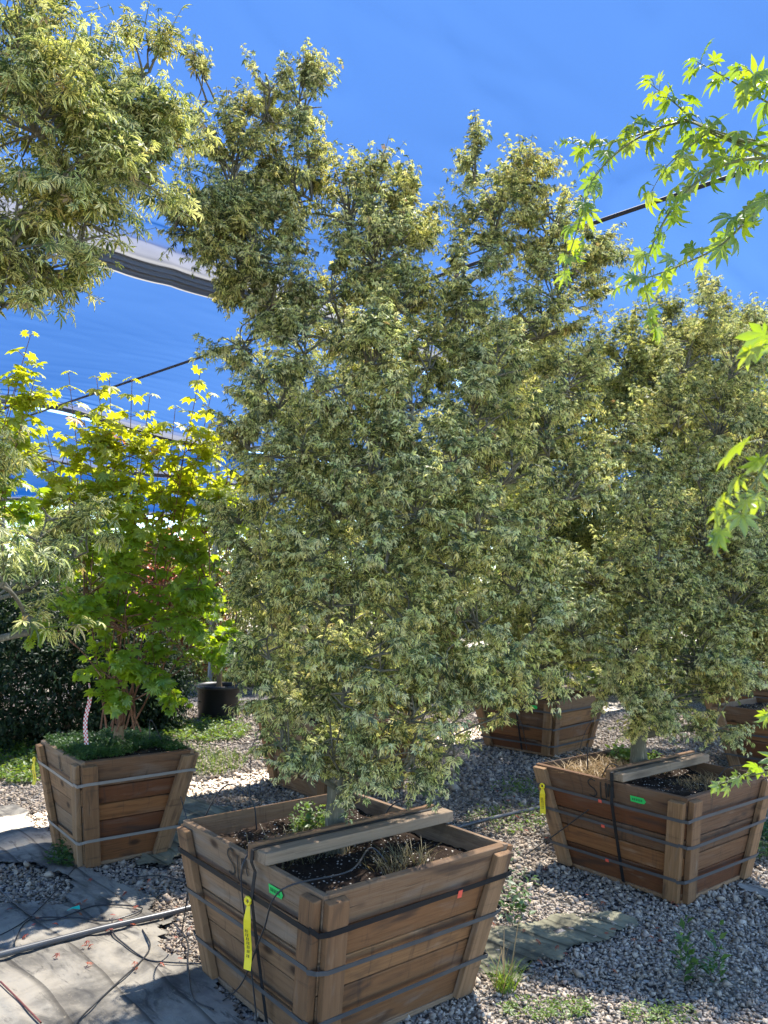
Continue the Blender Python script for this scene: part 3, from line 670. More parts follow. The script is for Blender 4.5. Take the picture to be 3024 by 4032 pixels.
BT, TB, BW = 0.026, 0.034, 0.088       # board thickness, batten thickness, batten width
def make_crate(key, label, boards=5, wood=('wood_grey', 'wood_tan'), bands=((0.60, 'band'), (0.27, 'band')), soil_drop=0.055, seed=0,
               bw=BW, board_split=None, twisted_right=False, hide=()):
    x, y, th, a, b, ab, bb, h = CRATES[key]
    root = empty("tree_crate", (x, y, 0.006), R(th)); tag(root, label, "crate", "wooden tree crates")
    g = np.random.default_rng(seed + 50)
    faces = {'fl': Face((-1, 0), a, ab, b, bb, h), 'fr': Face((0, -1), b, bb, a - BT, ab - BT, h), 'br': Face((1, 0), a, ab, b, bb, h), 'bl': Face((0, 1), b, bb, a - BT, ab - BT, h)}
    vs = board_split or np.linspace(0, 1, boards + 1)
    for kf, f in faces.items():
        bd = Boards(seed * 7 + hash(kf) % 97 if False else seed * 7 + 'fl fr br bl'.split().index(kf) * 13)
        for i in range(len(vs) - 1):
            v0, v1 = vs[i] + 0.0055, vs[i + 1] - 0.0055
            dw = g.uniform(-0.0025, 0.0025); top = i == len(vs) - 2
            e0 = g.uniform(-0.004, 0.004)
            c = []
            for w_ in (-BT + dw, dw):
                c += [f.pt(-f.half(v0), v0, w_), f.pt(f.half(v0), v0, w_), f.pt(f.half(v1), v1 + (g.uniform(-.006, .004) if top else 0), w_), f.pt(-f.half(v1), v1, w_)]
            bd.add(c, 2 * f.half(v1), (v1 - v0) * f.S, BT, rv=(0.97 if top else g.uniform(0, .9)))
        m_ = M[wood[0]] if kf in ('fl', 'br') else M[wood[1]]
        bd.build("side_panel", m_, root)
        for sg in (-1, 1):
            bt = Boards(seed * 7 + 31 + sg + 'fl fr br bl'.split().index(kf)); v0, v1 = 0.012, 0.972 + g.uniform(-.012, .012)
            def bx(v, k_): return sg * (f.half(v) + (BT if kf in ('fr', 'bl') else 0) - 0.002 - k_ * bw)
            tbk = TB + g.uniform(-.002, .004); c = []
            for w_ in (0.0035, tbk):
                # along = height
                c += [f.pt(bx(v0, 1), v0, w_), f.pt(bx(v1, 1), v1, w_), f.pt(bx(v1, 0), v1, w_), f.pt(bx(v0, 0), v0, w_)]
            bt.add(c, f.S, bw, tbk); bt.build("corner_batten", M['wood_batten'], root, 0.004)
    # floor of the crate with a pale lip below the boards
    bd = Boards(seed + 3); e = 0.012
    c = [(-ab - e, -bb - e, -.004), (ab + e, -bb - e, -.004), (ab + e, bb + e, -.004), (-ab - e, bb + e, -.004), (-ab - e, -bb - e, .016), (ab + e, -bb - e, .016), (ab + e, bb + e, .016), (-ab - e, bb + e, .016)]
    bd.add(c, 2 * ab, 2 * bb, .02); bd.build("base_board", M['wood_grey'], root)
    # soil
    n = 46; f_ = np.linspace(-1, 1, n); zs = h - soil_drop; q = zs / h
    ia, ib = ab + (a - ab) * q - BT + .004, bb + (b - bb) * q - BT + .004
    X, Y = np.meshgrid(f_ * ia, f_ * ib)
    Z = zs + 0.030 * (vnoise(X * 7 + seed, Y * 7) - .5) + 0.016 * (vnoise(X * 22, Y * 22 + seed) - .5) + 0.012 * (vnoise(X * 55, Y * 55) - .5)
    i = (np.arange(n - 1)[:, None] * n + np.arange(n - 1)[None]).reshape(-1)
    mesh("soil", np.stack([X, Y, Z], -1).reshape(-1, 3), np.stack([i, i + 1, i + n + 1, i + n], 1), M['soil'], root, smooth=True)
    # bands round the outside
    for v, mt in bands:
        o = TB + 0.004; pa, pb = ab + (a - ab) * v, bb + (b - bb) * v; cut = 0.012; bwid = 0.017 if mt != 'strap' else 0.021
        P, N = [], []
        for (sx, sy) in ((-1, -1), (1, -1), (1, 1), (-1, 1)):
            # two points per corner: bend round the battens
            A = [(sx * (pa + o), sy * (pb - cut)), (sx * (pa + o - .008), sy * (pb + o - .008)), (sx * (pa - cut), sy * (pb + o))]
            NA = [(sx, 0), (sx * .7, sy * .7), (0, sy)]
            if sx * sy < 0: A = A[::-1]; NA = NA[::-1]
            if (sx, sy) in ((-1, -1), (1, 1)): pass
            P += A; N += NA
        P = P + P[:1]; N = N + N[:1]
        sa, sb = (a - ab) / h, (b - bb) / h
        P3 = [np.array([p[0], p[1], h * v + 0.006 * math.sin(i * 1.7 + seed + v * 9)]) for i, p in enumerate(P)]
        N3 = [np.array([nn[0], nn[1], -abs(nn[0]) * sa - abs(nn[1]) * sb]) for nn in N]
        ribbon_mesh("band" if mt != 'strap' else "plastic_band", P3, N3, bwid, 0.0022, M[mt], root)
    root["_"] = 0; del root["_"]
    return root, faces

cM, fM = make_crate('M', "large front crate with hand lettering on its weathered left side and a beam", 5, ('wood_grey', 'wood_tan'),
                    ((0.80, 'strap'), (0.555, 'band'), (0.24, 'band')), 0.075, 1, board_split=[0, .19, .385, .585, .775, 1.0])
cL, fL = make_crate('L', "narrow tall wooden crate on the left filled with creeping green weeds", 5, ('wood_grey', 'wood_red'),
                    ((0.80, 'band_pale'), (0.25, 'band_pale')), 0.02, 2, bw=0.085, board_split=[0, .225, .42, .58, .745, 1.0])
cR, fR = make_crate('R', "reddish wooden crate at right front with a silvery beam and a black strap", 5, ('wood_red', 'wood_red'),
                    ((0.80, 'band'), (0.555, 'band'), (0.22, 'band')), 0.055, 3, board_split=[0, .25, .43, .60, .77, 1.0])
cB, fB = make_crate('B', "orange brown wooden crate behind the right front crate, a beam across its top", 4, ('wood_red', 'wood_tan'),
                    ((0.80, 'band'), (0.50, 'band'), (0.18, 'band')), 0.06, 4)
cD, fD = make_crate('D', "wooden crate half hidden behind the front tree crate", 5, ('wood_grey', 'wood_red'), ((0.72, 'band'), (0.3, 'band')), 0.05, 5)
cE, fE = make_crate('E', "wooden crate cut by the right edge with sunlit soil", 4, ('wood_red', 'wood_tan'), ((0.6, 'band'), (0.22, 'band')), 0.05, 6)
cF, fF = make_crate('F', "farthest wooden crate at the right edge under the foliage", 4, ('wood_tan', 'wood_tan'), ((0.72, 'band'),), 0.05, 7)

def beam(root, face_l, sfrac, h, seed, length_y, z0, section=(0.05, 0.075), straps=True, xmax=None):
    """weathered beam lying across the rim from the front left side, parallel to the front right side, tied down with a strap"""
    pass

def add_beam(root, key, yloc, x0, x1, seed, sec=(0.085, 0.045), strap=True, mat='wood_silver', skew=0.0):
    x, y, th, a, b, ab, bb, h = CRATES[key]; bd = Boards(seed); z0 = h + 0.005; z1 = z0 + sec[1]; w_ = sec[0] / 2
    def q(xx, s, z): return (xx, yloc + skew * xx + s * w_, z)
    c = [q(x0, -1, z0), q(x1, -1, z0), q(x1, 1, z0), q(x0, 1, z0), q(x0, -1, z1), q(x1, -1, z1), q(x1, 1, z1), q(x0, 1, z1)]
    bd.add(c, x1 - x0, sec[0], sec[1], rv=0.5); bd.build("cross_beam", M[mat], root, 0.005)
    bd = Boards(seed + 1)    # thinner board laid along its far side, a little higher
    def r_(xx, s, z): return (xx, yloc + skew * xx + w_ + 0.004 + s, z)
    c = [r_(x0 - .01, 0, z0 - .0), r_(x1 - .03, 0, z0), r_(x1 - .03, .026, z0), r_(x0 - .01, .026, z0), r_(x0 - .01, 0, z1 + .012), r_(x1 - .03, 0, z1 + .012), r_(x1 - .03, .026, z1 + .012), r_(x0 - .01, .026, z1 + .012)]
    bd.add(c, x1 - x0, .04, .026, rv=0.2); bd.build("cross_beam", M['wood_grey'], root, 0.003)
    if strap:
        yl = yloc + skew * x0 + w_ + 0.006 - 0.02; o = TB + 0.006
        P = [(x1 - .01, yl + skew * (x1 - x0), z1 + .002), (x0 + .02, yl, z1 + .002), (x0 - .014, yl, z1 - .002), (x0 - .016, yl, z0), (-(ab + (a - ab) * .97) - .02, yl, h * .95), (-(ab + (a - ab) * .82) - o - .004, yl, h * .80), (-(ab + (a - ab) * .5) - o, yl, h * .5), (-(ab) - o + .01, yl, 0.02)]
        N = [(0, 0, 1), (0, 0, 1), (-.7, 0, .7), (-1, 0, 0), (-1, 0, -.1), (-1, 0, -.2), (-1, 0, -.2), (-1, 0, -.2)]
        ribbon_mesh("tie_strap", P, N, 0.020, 0.002, M['strap'], root)

# beams: local x runs along the front right side, local y along the front left side
add_beam(cM, 'M', -0.155, -0.475, 0.475, 61)
add_beam(cR, 'R', -0.085, -0.455, 0.47, 63, (0.075, 0.045))
add_beam(cB, 'B', -0.10, -0.51, 0.53, 65)

def decal(name, face, x, v, wd, ht, mat, parent, w_=0.004, pts=None):
    """flat piece on a face; pts in units of half width / half height"""
    pts = pts or [(-1, -1), (1, -1), (1, 1), (-1, 1)]
    V = [face.pt(x + p[0] * wd / 2, v + p[1] * ht / 2 / face.S, w_) for p in pts]; n = len(V)
    V2 = [np.array(p) + face.N * 0.0012 for p in V]
    F = [tuple(range(n)), tuple(range(2 * n - 1, n - 1, -1))] + [(i, (i + 1) % n, n + (i + 1) % n, n + i) for i in range(n)]
    return mesh(name, V + V2, F, mat, parent)

def strokes(name, face, x, v, sc, lines, parent, wdt=0.0075, w_=0.0045):
    """handwriting: polylines in letter units laid on a face; +x of the writing runs towards the front corner"""
    V, F = [], []
    for ln in lines:
        P = spline(ln, 6) if len(ln) > 2 else np.array(ln, float)
        P3 = np.array([face.pt(x + p[0] * sc, v + p[1] * sc / face.S, w_) for p in P]); t = norm(np.gradient(P3, axis=0)); s_ = np.cross(t, face.N)
        b = len(V); m = len(P3)
        for p, s1 in zip(P3, s_): V += [p - s1 * wdt / 2, p + s1 * wdt / 2, p + s1 * wdt / 2 + face.N * .001, p - s1 * wdt / 2 + face.N * .001]
        for i in range(m - 1):
            for j in range(4): F.append((b + i * 4 + j, b + i * 4 + (j + 1) % 4, b + i * 4 + 4 + (j + 1) % 4, b + i * 4 + 4 + j))
    return mesh(name, V, F, M['ink'], parent)

S_ = [(.55, .95), (.25, 1.0), (.05, .8), (.15, .6), (.45, .42), (.55, .2), (.35, .02), (.05, .05)]
L_ = [(.85, .92), (.82, .5), (.80, .05), (.95, -.08), (1.45, -.05)]
N_ = [(1.15, .25), (1.18, .75), (1.25, .85), (1.32, .5), (1.38, .80), (1.46, .85), (1.52, .45), (1.6, .3)]
# face tangent of the front left side: local t = (0,-1) for n=(-1,0) -> +x of the writing runs to the front corner
strokes("lettering", fM['fl'], -0.125, 0.82, 0.10, [S_, L_, N_], cM)
M3 = [(1.2, .1), (1.22, .85), (1.3, .85), (1.34, .2), (1.42, .85), (1.5, .85), (1.53, .2), (1.62, .85), (1.7, .8), (1.72, .2)]
strokes("lettering", fR['fl'], -0.12, 0.80, 0.10, [S_, [(.9, .95), (.86, .5), (.85, .02), (1.2, 0.0)], M3], cR)
strokes("lettering", fL['fl'], -0.03, 0.81, 0.10, [[(.2, .95), (.22, .1)], [(.42, .9), (.42, .1), (.75, .12)]], cL)
ARW = [(-1, -1), (.75, -1), (1.0, 0), (.75, 1), (-1, 1)]
for (f, x, rt_) in ((fM['fl'], 0.235, cM), (fR['fl'], 0.205, cR)):
    lb = decal("label", f, x, 0.875, 0.095, 0.032, M['green'], rt_, 0.004, ARW); lb["label"] = "small green label with dark print"
    for q in range(6): decal("print", f, x - 0.032 + q * 0.011, 0.875, 0.006, 0.012, M['greenprint'], lb, 0.0055)
    # children of the label: keep world placement
lb = decal("label", fB['fl'], 0.26, 0.86, 0.09, 0.035, M['green'], cB, 0.004, ARW); lb["label"] = "small green label"
decal("band_clip", fM['fr'], 0.17, 0.80, 0.022, 0.030, M['redtape'], cM, TB + 0.007)
for v in (0.80, 0.555, 0.22): decal("band_clip", fR['fl'], -0.02, v, 0.022, 0.016, M['redtape'], cR, TB + 0.007)

def hang_tag(root_key, face, x, v, length, label, fold=0.01):
    x0, y0, th = CRATES[root_key][:3]; c, s = math.cos(R(th)), math.sin(R(th))
    def wd(p): return np.array([x0 + p[0] * c - p[1] * s, y0 + p[0] * s + p[1] * c, p[2] + 0.006])
    top = wd(face.pt(x, v, TB + 0.010)); o = wd(face.pt(x, v, TB + 0.02)) - top; o[2] = 0; o = norm(o); t = np.cross(np.array([0, 0, 1.0]), o); t = norm(t + o * -0.35); o2 = o; o = norm(np.cross(t, np.array([0, 0, 1.0])))
    if o @ o2 < 0: o = -o
    root = empty("plant_tag", tuple(top)); tag(root, label, "tag", "yellow plant tags")
    n = 9; z = np.linspace(0.0, -length, n); P = np.array([o * (0.006 + fold * math.sin(i * .8)) + t * (0.004 * math.sin(i * .9)) + np.array([0, 0, z[i]]) for i in range(n)])
    wds = np.full(n, 0.034); wds[0] = 0.010; wds[1] = 0.022
    V = np.stack([P - t * wds[:, None] / 2, P + t * wds[:, None] / 2], 1).reshape(-1, 3); V = np.vstack([V, V + o * 0.001]); F = []
    for i in range(n - 1): F += [(2 * i, 2 * i + 1, 2 * i + 3, 2 * i + 2), (2 * n + 2 * i + 2, 2 * n + 2 * i + 3, 2 * n + 2 * i + 1, 2 * n + 2 * i)]
    mesh("strip", V, F, M['yellow'], root)
    # knot: the strip's own loop round the band
    kb = Tubes(); kb.add(np.array([o * .012 + t * (0.012 * math.cos(a)) + np.array([0, 0, .006 + .012 * math.sin(a)]) for a in np.linspace(0, 6.28, 12)]), 0.006, 6); kb.build("knot", M['yellow'], root)
    L = []
    for q in range(7):
        zz = -length * 0.42 - q * length * 0.065
        for r in range(2):
            p = o * (0.006 + fold * math.sin(-zz / length * 8 * .8) + .0045) + t * (-0.005 + r * .008) + np.array([0, 0, zz]); a, b_ = t * .0016, np.array([0, 0, length * .022])
            L.append((p - a - b_, p + a - b_, p + a + b_, p - a + b_))
    V = np.array(L).reshape(-1, 3); mesh("print", V, [tuple(range(4 * i, 4 * i + 4)) for i in range(len(L))], M['tagprint'], root)
    return root
hang_tag('M', fM['fl'], 0.108, 0.775, 0.235, "yellow printed tag tied beside the black strap on the front crate")
hang_tag('R', fR['fl'], -0.425, 0.80, 0.155, "yellow printed tag hanging on the band of the right front crate")
hang_tag('L', fL['fl'], -0.385, 0.82, 0.15, "yellow tag at the far left corner of the weedy crate")

# ------------------------------------------------------------------ plants in and round the crates
def cw(key, lx, ly, z):
    x, y, th = CRATES[key][:3]; c, s = math.cos(R(th)), math.sin(R(th)); return np.array([x + lx * c - ly * s, y + lx * s + ly * c, z])

def blades(name, P, H, mat, seed=0, bend=0.5, wd=0.003, label=None, cat=None, kind=None, spread=0.5, parent=None, group=None):
    g = np.random.default_rng(seed); n = len(P); a = g.uniform(0, 6.283, n); d = np.stack([np.cos(a), np.sin(a), 0 * a], 1); s = np.stack([-np.sin(a), np.cos(a), 0 * a], 1)
    up = np.array([0, 0, 1.0]); H = H * g.uniform(.5, 1.2, n); lean = g.uniform(0, spread, n)
    V, U = [], []
    for f, w_ in ((0, 1), (0.4, .9), (0.75, .6), (1.0, .08)):
        c = P + up * (H * f * (1 - bend * .35 * f))[:, None] + d * (H * (lean * f + bend * f * f * .7))[:, None]
        V += [c - s * wd * w_, c + s * wd * w_]
    V = np.stack(V, 1); b = np.arange(n)[:, None, None] * 8
    f = np.array([(0, 1, 3, 2), (2, 3, 5, 4), (4, 5, 7, 6)])[None]
    r1, r2 = np.repeat(g.random(n), 8), np.repeat(g.random(n), 8)
    o = mesh(name, V.reshape(-1, 3), (b + f).reshape(-1, 4), mat, parent, dict(rnd=r1, rnd2=r2, u=np.tile([-1, 1] * 4, n)))
    if label: tag(o, label, cat, group, kind)
    return o

def weeds(name, P, size, mat, seed, label, cat, kind="stuff", templates=T_SIMPLE, up=0.4, leaves=6, height=0.05, group=None):
    g = np.random.default_rng(seed); n = len(P); LP, LD, LN, LS = [], [], [], []
    hh = height * g.uniform(.2, 1.2, n)
    for j in range(leaves):
        a = g.uniform(0, 6.283, n); d = np.stack([np.cos(a), np.sin(a), up + g.normal(size=n) * .3], 1)
        LP.append(P + np.stack([0 * a, 0 * a, hh * (j + 1) / leaves], 1) + d * size * .2); LD.append(d); LN.append(np.array([0, 0, 1.0]) + g.normal(size=(n, 3)) * .35); LS.append(size * g.uniform(.5, 1.2, n))
    o = leaves_mesh(name, np.vstack(LP), np.vstack(LD), np.vstack(LN), np.concatenate(LS), templates, M[mat], None, None, seed)
    return tag(o, label, cat, group, kind)

def scatter_px(px, py, rx, ry, n, seed, z=0.0):
    g = np.random.default_rng(seed); out = []
    for _ in range(n):
        a = g.uniform(0, 6.283); r = math.sqrt(g.random()); p = G(px + rx * r * math.cos(a), py + ry * r * math.sin(a), z); out.append(p)
    P = np.array(out); P[:, 2] = ground_z(P[:, 0], P[:, 1]) + z; return P

g0 = np.random.default_rng(8)
def crate_pts(key, n, x0, x1, y0, y1, z, seed):
    g = np.random.default_rng(seed); lx = g.uniform(x0, x1, n); ly = g.uniform(y0, y1, n)
    return np.array([cw(key, a, b, z) for a, b in zip(lx, ly)])
# left crate: fine green creeping weed over the whole top, spilling over the far left rim
P = crate_pts('L', 2600, -.33, .31, -.37, .37, 0.605, 31); P[:, 2] += 0.03 * vnoise(P[:, 0] * 9, P[:, 1] * 9)
keep = (vnoise(P[:, 0] * 5 + 2, P[:, 1] * 5) + np.array([0.35 * (1 if (p[0] + 1.655) < .15 else -.1) for p in P])) > .38
weeds("creeping_weed", P[keep], 0.022, 'darkweed', 32, "fine dark green weeds covering the soil of the left crate", "weeds", height=0.045)
P = np.vstack([crate_pts('M', 260, -.33, .05, -.08, .22, 0.52, 33), crate_pts('M', 170, -.05, .18, -.40, -.24, 0.52, 34)])
blades("dry_weed", P, 0.10, M['dry'], 35, 0.7, 0.0016, "sparse dry weeds standing in the soil of the front crate", "weeds", "stuff", 0.9)
P = crate_pts('M', 70, -.02, .22, .22, .40, 0.52, 36)
weeds("young_weed", P, 0.035, 'weed', 37, "light green seedlings by the far rim of the front crate", "weeds", height=0.09, leaves=7)
P = crate_pts('R', 800, -.38, .25, .02, .42, 0.515, 38)
blades("dry_grass", P, 0.10, M['straw'], 39, 1.1, 0.0018, "straw coloured dry grass in the right front crate", "weeds", "stuff", 1.3)
P = crate_pts('R', 260, -.05, .36, -.36, -.16, 0.515, 43)
blades("dry_grass", P, 0.06, M['straw'], 44, 1.1, 0.0016, "short dry stubble before the beam of the right front crate", "weeds", "stuff", 1.3)
P = crate_pts('R', 60, .18, .34, .05, .42, 0.515, 40)
weeds("broad_weed", P, 0.06, 'weed', 41, "broad leaved green weeds behind the trunk in the right front crate", "weeds", height=0.09, leaves=6)
P = crate_pts('E', 240, -.3, .3, -.3, .3, 0.53, 42); blades("dry_grass", P, 0.08, M['straw'], 45, 1.0, 0.002, "dry grass in the crate at the right edge", "weeds", "stuff", 1.2)

# ground weeds
blades("grass_patch", scatter_px(780, 3000, 190, 55, 900, 51), 0.10, M['weed'], 52, 0.5, 0.002, "thin light green grass in the sunlit gravel behind the left crate", "grass", "stuff", 0.5)
weeds("ground_weeds", scatter_px(800, 2880, 190, 45, 380, 53), 0.055, 'weed', 54, "bright green weeds below the black pot", "weeds", height=0.06)
weeds("ground_weeds", scatter_px(60, 3010, 160, 75, 420, 55), 0.05, 'weed', 56, "yellow green weeds on the gravel left of the left crate", "weeds", height=0.06)
weeds("ground_weeds", scatter_px(2000, 3230, 160, 60, 90, 57), 0.03, 'weed', 58, "scattered seedlings in the sunlit gravel between the front crates", "weeds", height=0.05)
weeds("ground_weeds", scatter_px(2010, 3540, 80, 150, 26, 59), 0.05, 'darkweed', 60, "shaded weeds beside the right side of the front crate", "weeds", height=0.09)
weeds("ground_weeds", scatter_px(2150, 3985, 190, 45, 80, 61), 0.022, 'weed', 62, "low mossy weeds at the lower right of the front crate", "weeds", height=0.02)
weeds("ground_weeds", scatter_px(2600, 4000, 150, 45, 60, 63), 0.02, 'weed', 64, "low sunlit moss near the lower right corner", "weeds", height=0.02)
weeds("ground_weeds", scatter_px(240, 3390, 50, 35, 40, 65), 0.04, 'darkweed', 66, "dark weeds at the foot of the left crate", "weeds", height=0.08)
weeds("ground_weeds", scatter_px(2050, 3110, 120, 30, 50, 67), 0.035, 'weed', 68, "weeds in shaded gravel before the crate behind", "weeds", height=0.08)
weeds("ground_weeds", scatter_px(3000, 3330, 80, 70, 110, 69), 0.05, 'darkweed', 70, "shaded weeds right of the right front crate", "weeds", height=0.12)
# one taller grass with seed heads right of the front crate
gt = scatter_px(1990, 3900, 42, 22, 110, 71)
gr = empty("grass_tuft", tuple(gt.mean(0))); tag(gr, "small grass tuft with straw seed stalks right of the front crate", "grass tuft")
loc = gt - gt.mean(0); blades("leaf_blades", loc, 0.12, M['weed'], 72, 0.6, 0.002, spread=0.5, parent=gr)
blades("seed_stalks", loc[:9], 0.27, M['straw'], 73, 0.3, 0.0028, spread=0.35, parent=gr)
pl = scatter_px(2760, 3900, 80, 60, 7, 74); pr = weeds("leafy_weed", pl, 0.05, 'darkweed', 75, "tall leafy weed standing in the gravel at the lower right", "weed", kind=None, up=0.8, leaves=16, height=0.20)

# ------------------------------------------------------------------ trees
main_plumes = [
    (1190, 400, 3.55, 120, 190), (1040, 400, 3.5, 110, 190, .7), (780, 330, 3.45, 60, 170, .55), (930, 640, 3.45, 190, 230), (1170, 660, 3.5, 130, 230),
    (850, 880, 3.35, 190, 160, 1.2), (1080, 900, 3.4, 130, 140), (960, 1120, 3.35, 110, 110), (690, 870, 3.25, 120, 90, .8), (1010, 1000, 3.3, 190, 180),
    (1480, 740, 3.6, 150, 160), (1380, 800, 3.55, 120, 190), (1620, 850, 3.7, 100, 170), (1480, 980, 3.5, 230, 190),
    (1870, 660, 3.8, 50, 150, .8), (2060, 700, 3.85, 120, 130), (1960, 860, 3.8, 170, 190), (2170, 900, 3.9, 140, 150), (2320, 990, 3.95, 110, 110), (1840, 1070, 3.7, 130, 150), (2200, 1130, 3.85, 210, 150),
    (1080, 1170, 3.35, 150, 120), (1310, 1130, 3.3, 140, 120), (1560, 1180, 3.4, 150, 120), (1830, 1250, 3.5, 170, 130), (2120, 1280, 3.75, 180, 140),
    (950, 1340, 3.35, 120, 100), (1200, 1350, 3.2, 170, 120), (1470, 1370, 3.05, 140, 170), (1700, 1400, 3.25, 150, 120), (1960, 1430, 3.3, 170, 130), (2240, 1480, 3.75, 170, 150),
    (1020, 1480, 3.15, 120, 90), (1100, 1560, 3.2, 160, 110), (1340, 1580, 3.05, 170, 110), (1620, 1600, 3.05, 180, 130), (1880, 1620, 3.2, 180, 130), (2150, 1680, 3.5, 180, 150),
    (980, 1730, 3.3, 120, 100), (1210, 1760, 3.1, 190, 120), (1490, 1800, 2.95, 200, 130), (1760, 1800, 3.0, 180, 120), (2010, 1850, 3.25, 180, 130), (2260, 1900, 3.6, 150, 160),
    (930, 2020, 3.3, 120, 75, .8), (1090, 1930, 3.15, 150, 110), (1350, 1970, 2.95, 190, 110), (1640, 2010, 2.9, 200, 120), (1890, 2040, 3.05, 180, 120), (2130, 2090, 3.35, 150, 130),
    (1020, 2150, 3.1, 130, 110), (1230, 2160, 2.95, 180, 110), (1500, 2190, 2.85, 190, 120), (1780, 2230, 2.95, 190, 110), (2030, 2270, 3.2, 150, 120),
    (1060, 2350, 3.05, 140, 110), (1310, 2360, 2.85, 190, 110), (1600, 2400, 2.8, 200, 110), (1880, 2430, 3.0, 180, 110), (2100, 2450, 3.2, 120, 90, .9),
    (1070, 2560, 3.0, 140, 110), (1270, 2580, 2.9, 160, 100), (1500, 2600, 2.8, 180, 110), (1760, 2620, 2.9, 190, 100), (2020, 2620, 3.1, 150, 80), (2150, 2680, 3.15, 90, 50, .8),
    (1130, 2750, 2.95, 130, 90), (1360, 2770, 2.85, 180, 90), (1620, 2790, 2.85, 180, 90), (1880, 2760, 3.0, 150, 80), (1990, 2800, 3.05, 90, 50, .8),
    (1100, 2900, 3.0, 120, 90, 1.4), (1290, 2930, 2.95, 170, 90, 1.3), (1520, 2950, 2.9, 170, 90, 1.3), (1740, 2900, 3.0, 160, 90, 1.4), (1170, 3010, 2.98, 130, 65, 1.5), (1400, 3040, 2.95, 150, 60, 1.5), (1620, 3010, 2.97, 140, 65, 1.5), (1790, 2950, 3.0, 100, 60, 1.3), (1330, 3110, 3.0, 60, 35, .6),
    (1350, 1750, 3.95, 330, 320, .4), (1700, 1900, 3.95, 330, 330, .4), (1400, 2450, 3.8, 380, 300, .4), (1350, 1250, 3.95, 280, 220, .3),
]
tb = cw('M', -0.01, 0.02, 0.51)
make_tree("variegated_maple", "tall variegated maple with creamy green leaves in the large front crate", "tree", tb, 0.042, 0.45, main_plumes,
          leaf=0.031, cover=8.0, clump=0.26, seed=1, bark='bark', group="variegated maples", spray=10, twig=0.125)

right_plumes = [(2640, 1600, 4.9, 130, 150), (2840, 1640, 4.9, 150, 160), (2700, 1400, 5.0, 110, 140), (2880, 1420, 5.0, 130, 150), (2800, 1190, 5.1, 55, 150, .8), (2990, 1720, 5.0, 170, 190), (2990, 1330, 5.1, 90, 110), (2450, 1720, 4.8, 110, 130),
                (2560, 1850, 4.7, 60, 130, .9), (2750, 1840, 4.75, 90, 120, .9), (2560, 2050, 4.6, 160, 150), (2780, 2080, 4.7, 200, 190), (2990, 2100, 4.8, 200, 230),
                (2350, 2260, 4.5, 180, 120), (2600, 2280, 4.45, 230, 180), (2880, 2330, 4.6, 240, 200), (3080, 2400, 4.8, 200, 220),
                (2250, 2440, 4.4, 190, 110), (2480, 2520, 4.4, 230, 150), (2750, 2540, 4.5, 250, 160), (3010, 2540, 4.7, 190, 110),
                (2420, 2690, 4.45, 170, 100), (2640, 2730, 4.5, 200, 110), (2850, 2660, 4.6, 150, 80), (2540, 2830, 4.6, 110, 70, .8), (2830, 2850, 4.7, 110, 60), (2700, 2200, 5.2, 350, 300, .5)]
make_tree("variegated_maple", "rounded variegated maple growing in the reddish right front crate", "tree", cw('R', -0.02, 0.06, 0.51), 0.052, 0.42, right_plumes,
          leaf=0.0325, cover=7.0, seed=2, bark='bark', group="variegated maples", spray=10, twig=0.125)

make_tree("variegated_maple", "variegated maple standing directly behind the tall front maple", "tree", cw('D', 0, 0, 0.52), 0.05, 0.5,
          [(1500, 1350, 6.6, 260, 200), (1150, 1550, 6.6, 230, 230), (1900, 1500, 6.6, 260, 260), (1350, 1900, 6.4, 380, 300), (1800, 2000, 6.5, 320, 300), (1100, 2250, 6.4, 220, 280), (1500, 2450, 6.2, 420, 260), (1250, 2650, 6.3, 250, 180), (1750, 2600, 6.3, 200, 150)],
          leaf=0.045, cover=5.5, seed=3, mat='varieg_far', group="variegated maples", spray=10, twig=0.18)
make_tree("variegated_maple", "sunlit yellowish variegated maple in the crate between the two front trees", "tree", cw('B', 0, 0.05, 0.5), 0.06, 0.5,
          [(2150, 1480, 8.4, 220, 180), (2330, 1600, 8.4, 170, 230), (2050, 1750, 8.3, 260, 260), (2330, 1950, 8.2, 210, 230), (2120, 2080, 8.1, 300, 240), (2350, 2250, 8.2, 170, 170), (2150, 2350, 8.1, 330, 200), (2100, 2560, 8.1, 260, 100), (2330, 2560, 8.2, 200, 90)],
          leaf=0.045, cover=6, seed=4, mat='varieg_far', group="variegated maples", spray=10, twig=0.2)
make_tree("variegated_maple", "variegated maple behind the right tree with spiky leading shoots", "tree", cw('E', 0, 0, 0.53), 0.055, 0.5,
          [(2480, 1400, 7.3, 150, 170), (2640, 1330, 7.4, 130, 170), (2790, 1200, 6.7, 60, 150, .7), (2700, 1550, 7.3, 230, 180), (2450, 1650, 7.2, 160, 170), (2950, 1500, 7.4, 160, 170), (2900, 1750, 7.3, 230, 200), (2650, 1800, 7.2, 230, 180), (2870, 1330, 7.4, 130, 130), (3010, 1330, 7.4, 110, 110), (2600, 1500, 7.0, 200, 150), (2780, 1380, 7.2, 150, 150), (3050, 2000, 7.4, 230, 260), (2600, 2050, 7.0, 200, 200), (2800, 2150, 7.3, 350, 300), (3000, 2420, 7.3, 230, 170)],
          leaf=0.040, cover=7.5, seed=5, mat='varieg_far', group="variegated maples", spray=10, twig=0.2)
make_tree("green_maple", "plain green maple rising among the variegated trees at the right", "tree", cw('F', 0, 0, 0.53), 0.06, 0.6,
          [(2780, 1640, 9.4, 150, 130), (2900, 1560, 9.4, 130, 120), (2950, 1700, 9.5, 200, 150), (2800, 1900, 9.5, 260, 220), (2900, 2200, 9.6, 280, 200)],
          leaf=0.065, cover=4.5, templates=T_VAR, seed=6, mat='greenmaple', spray=9, twig=0.25)

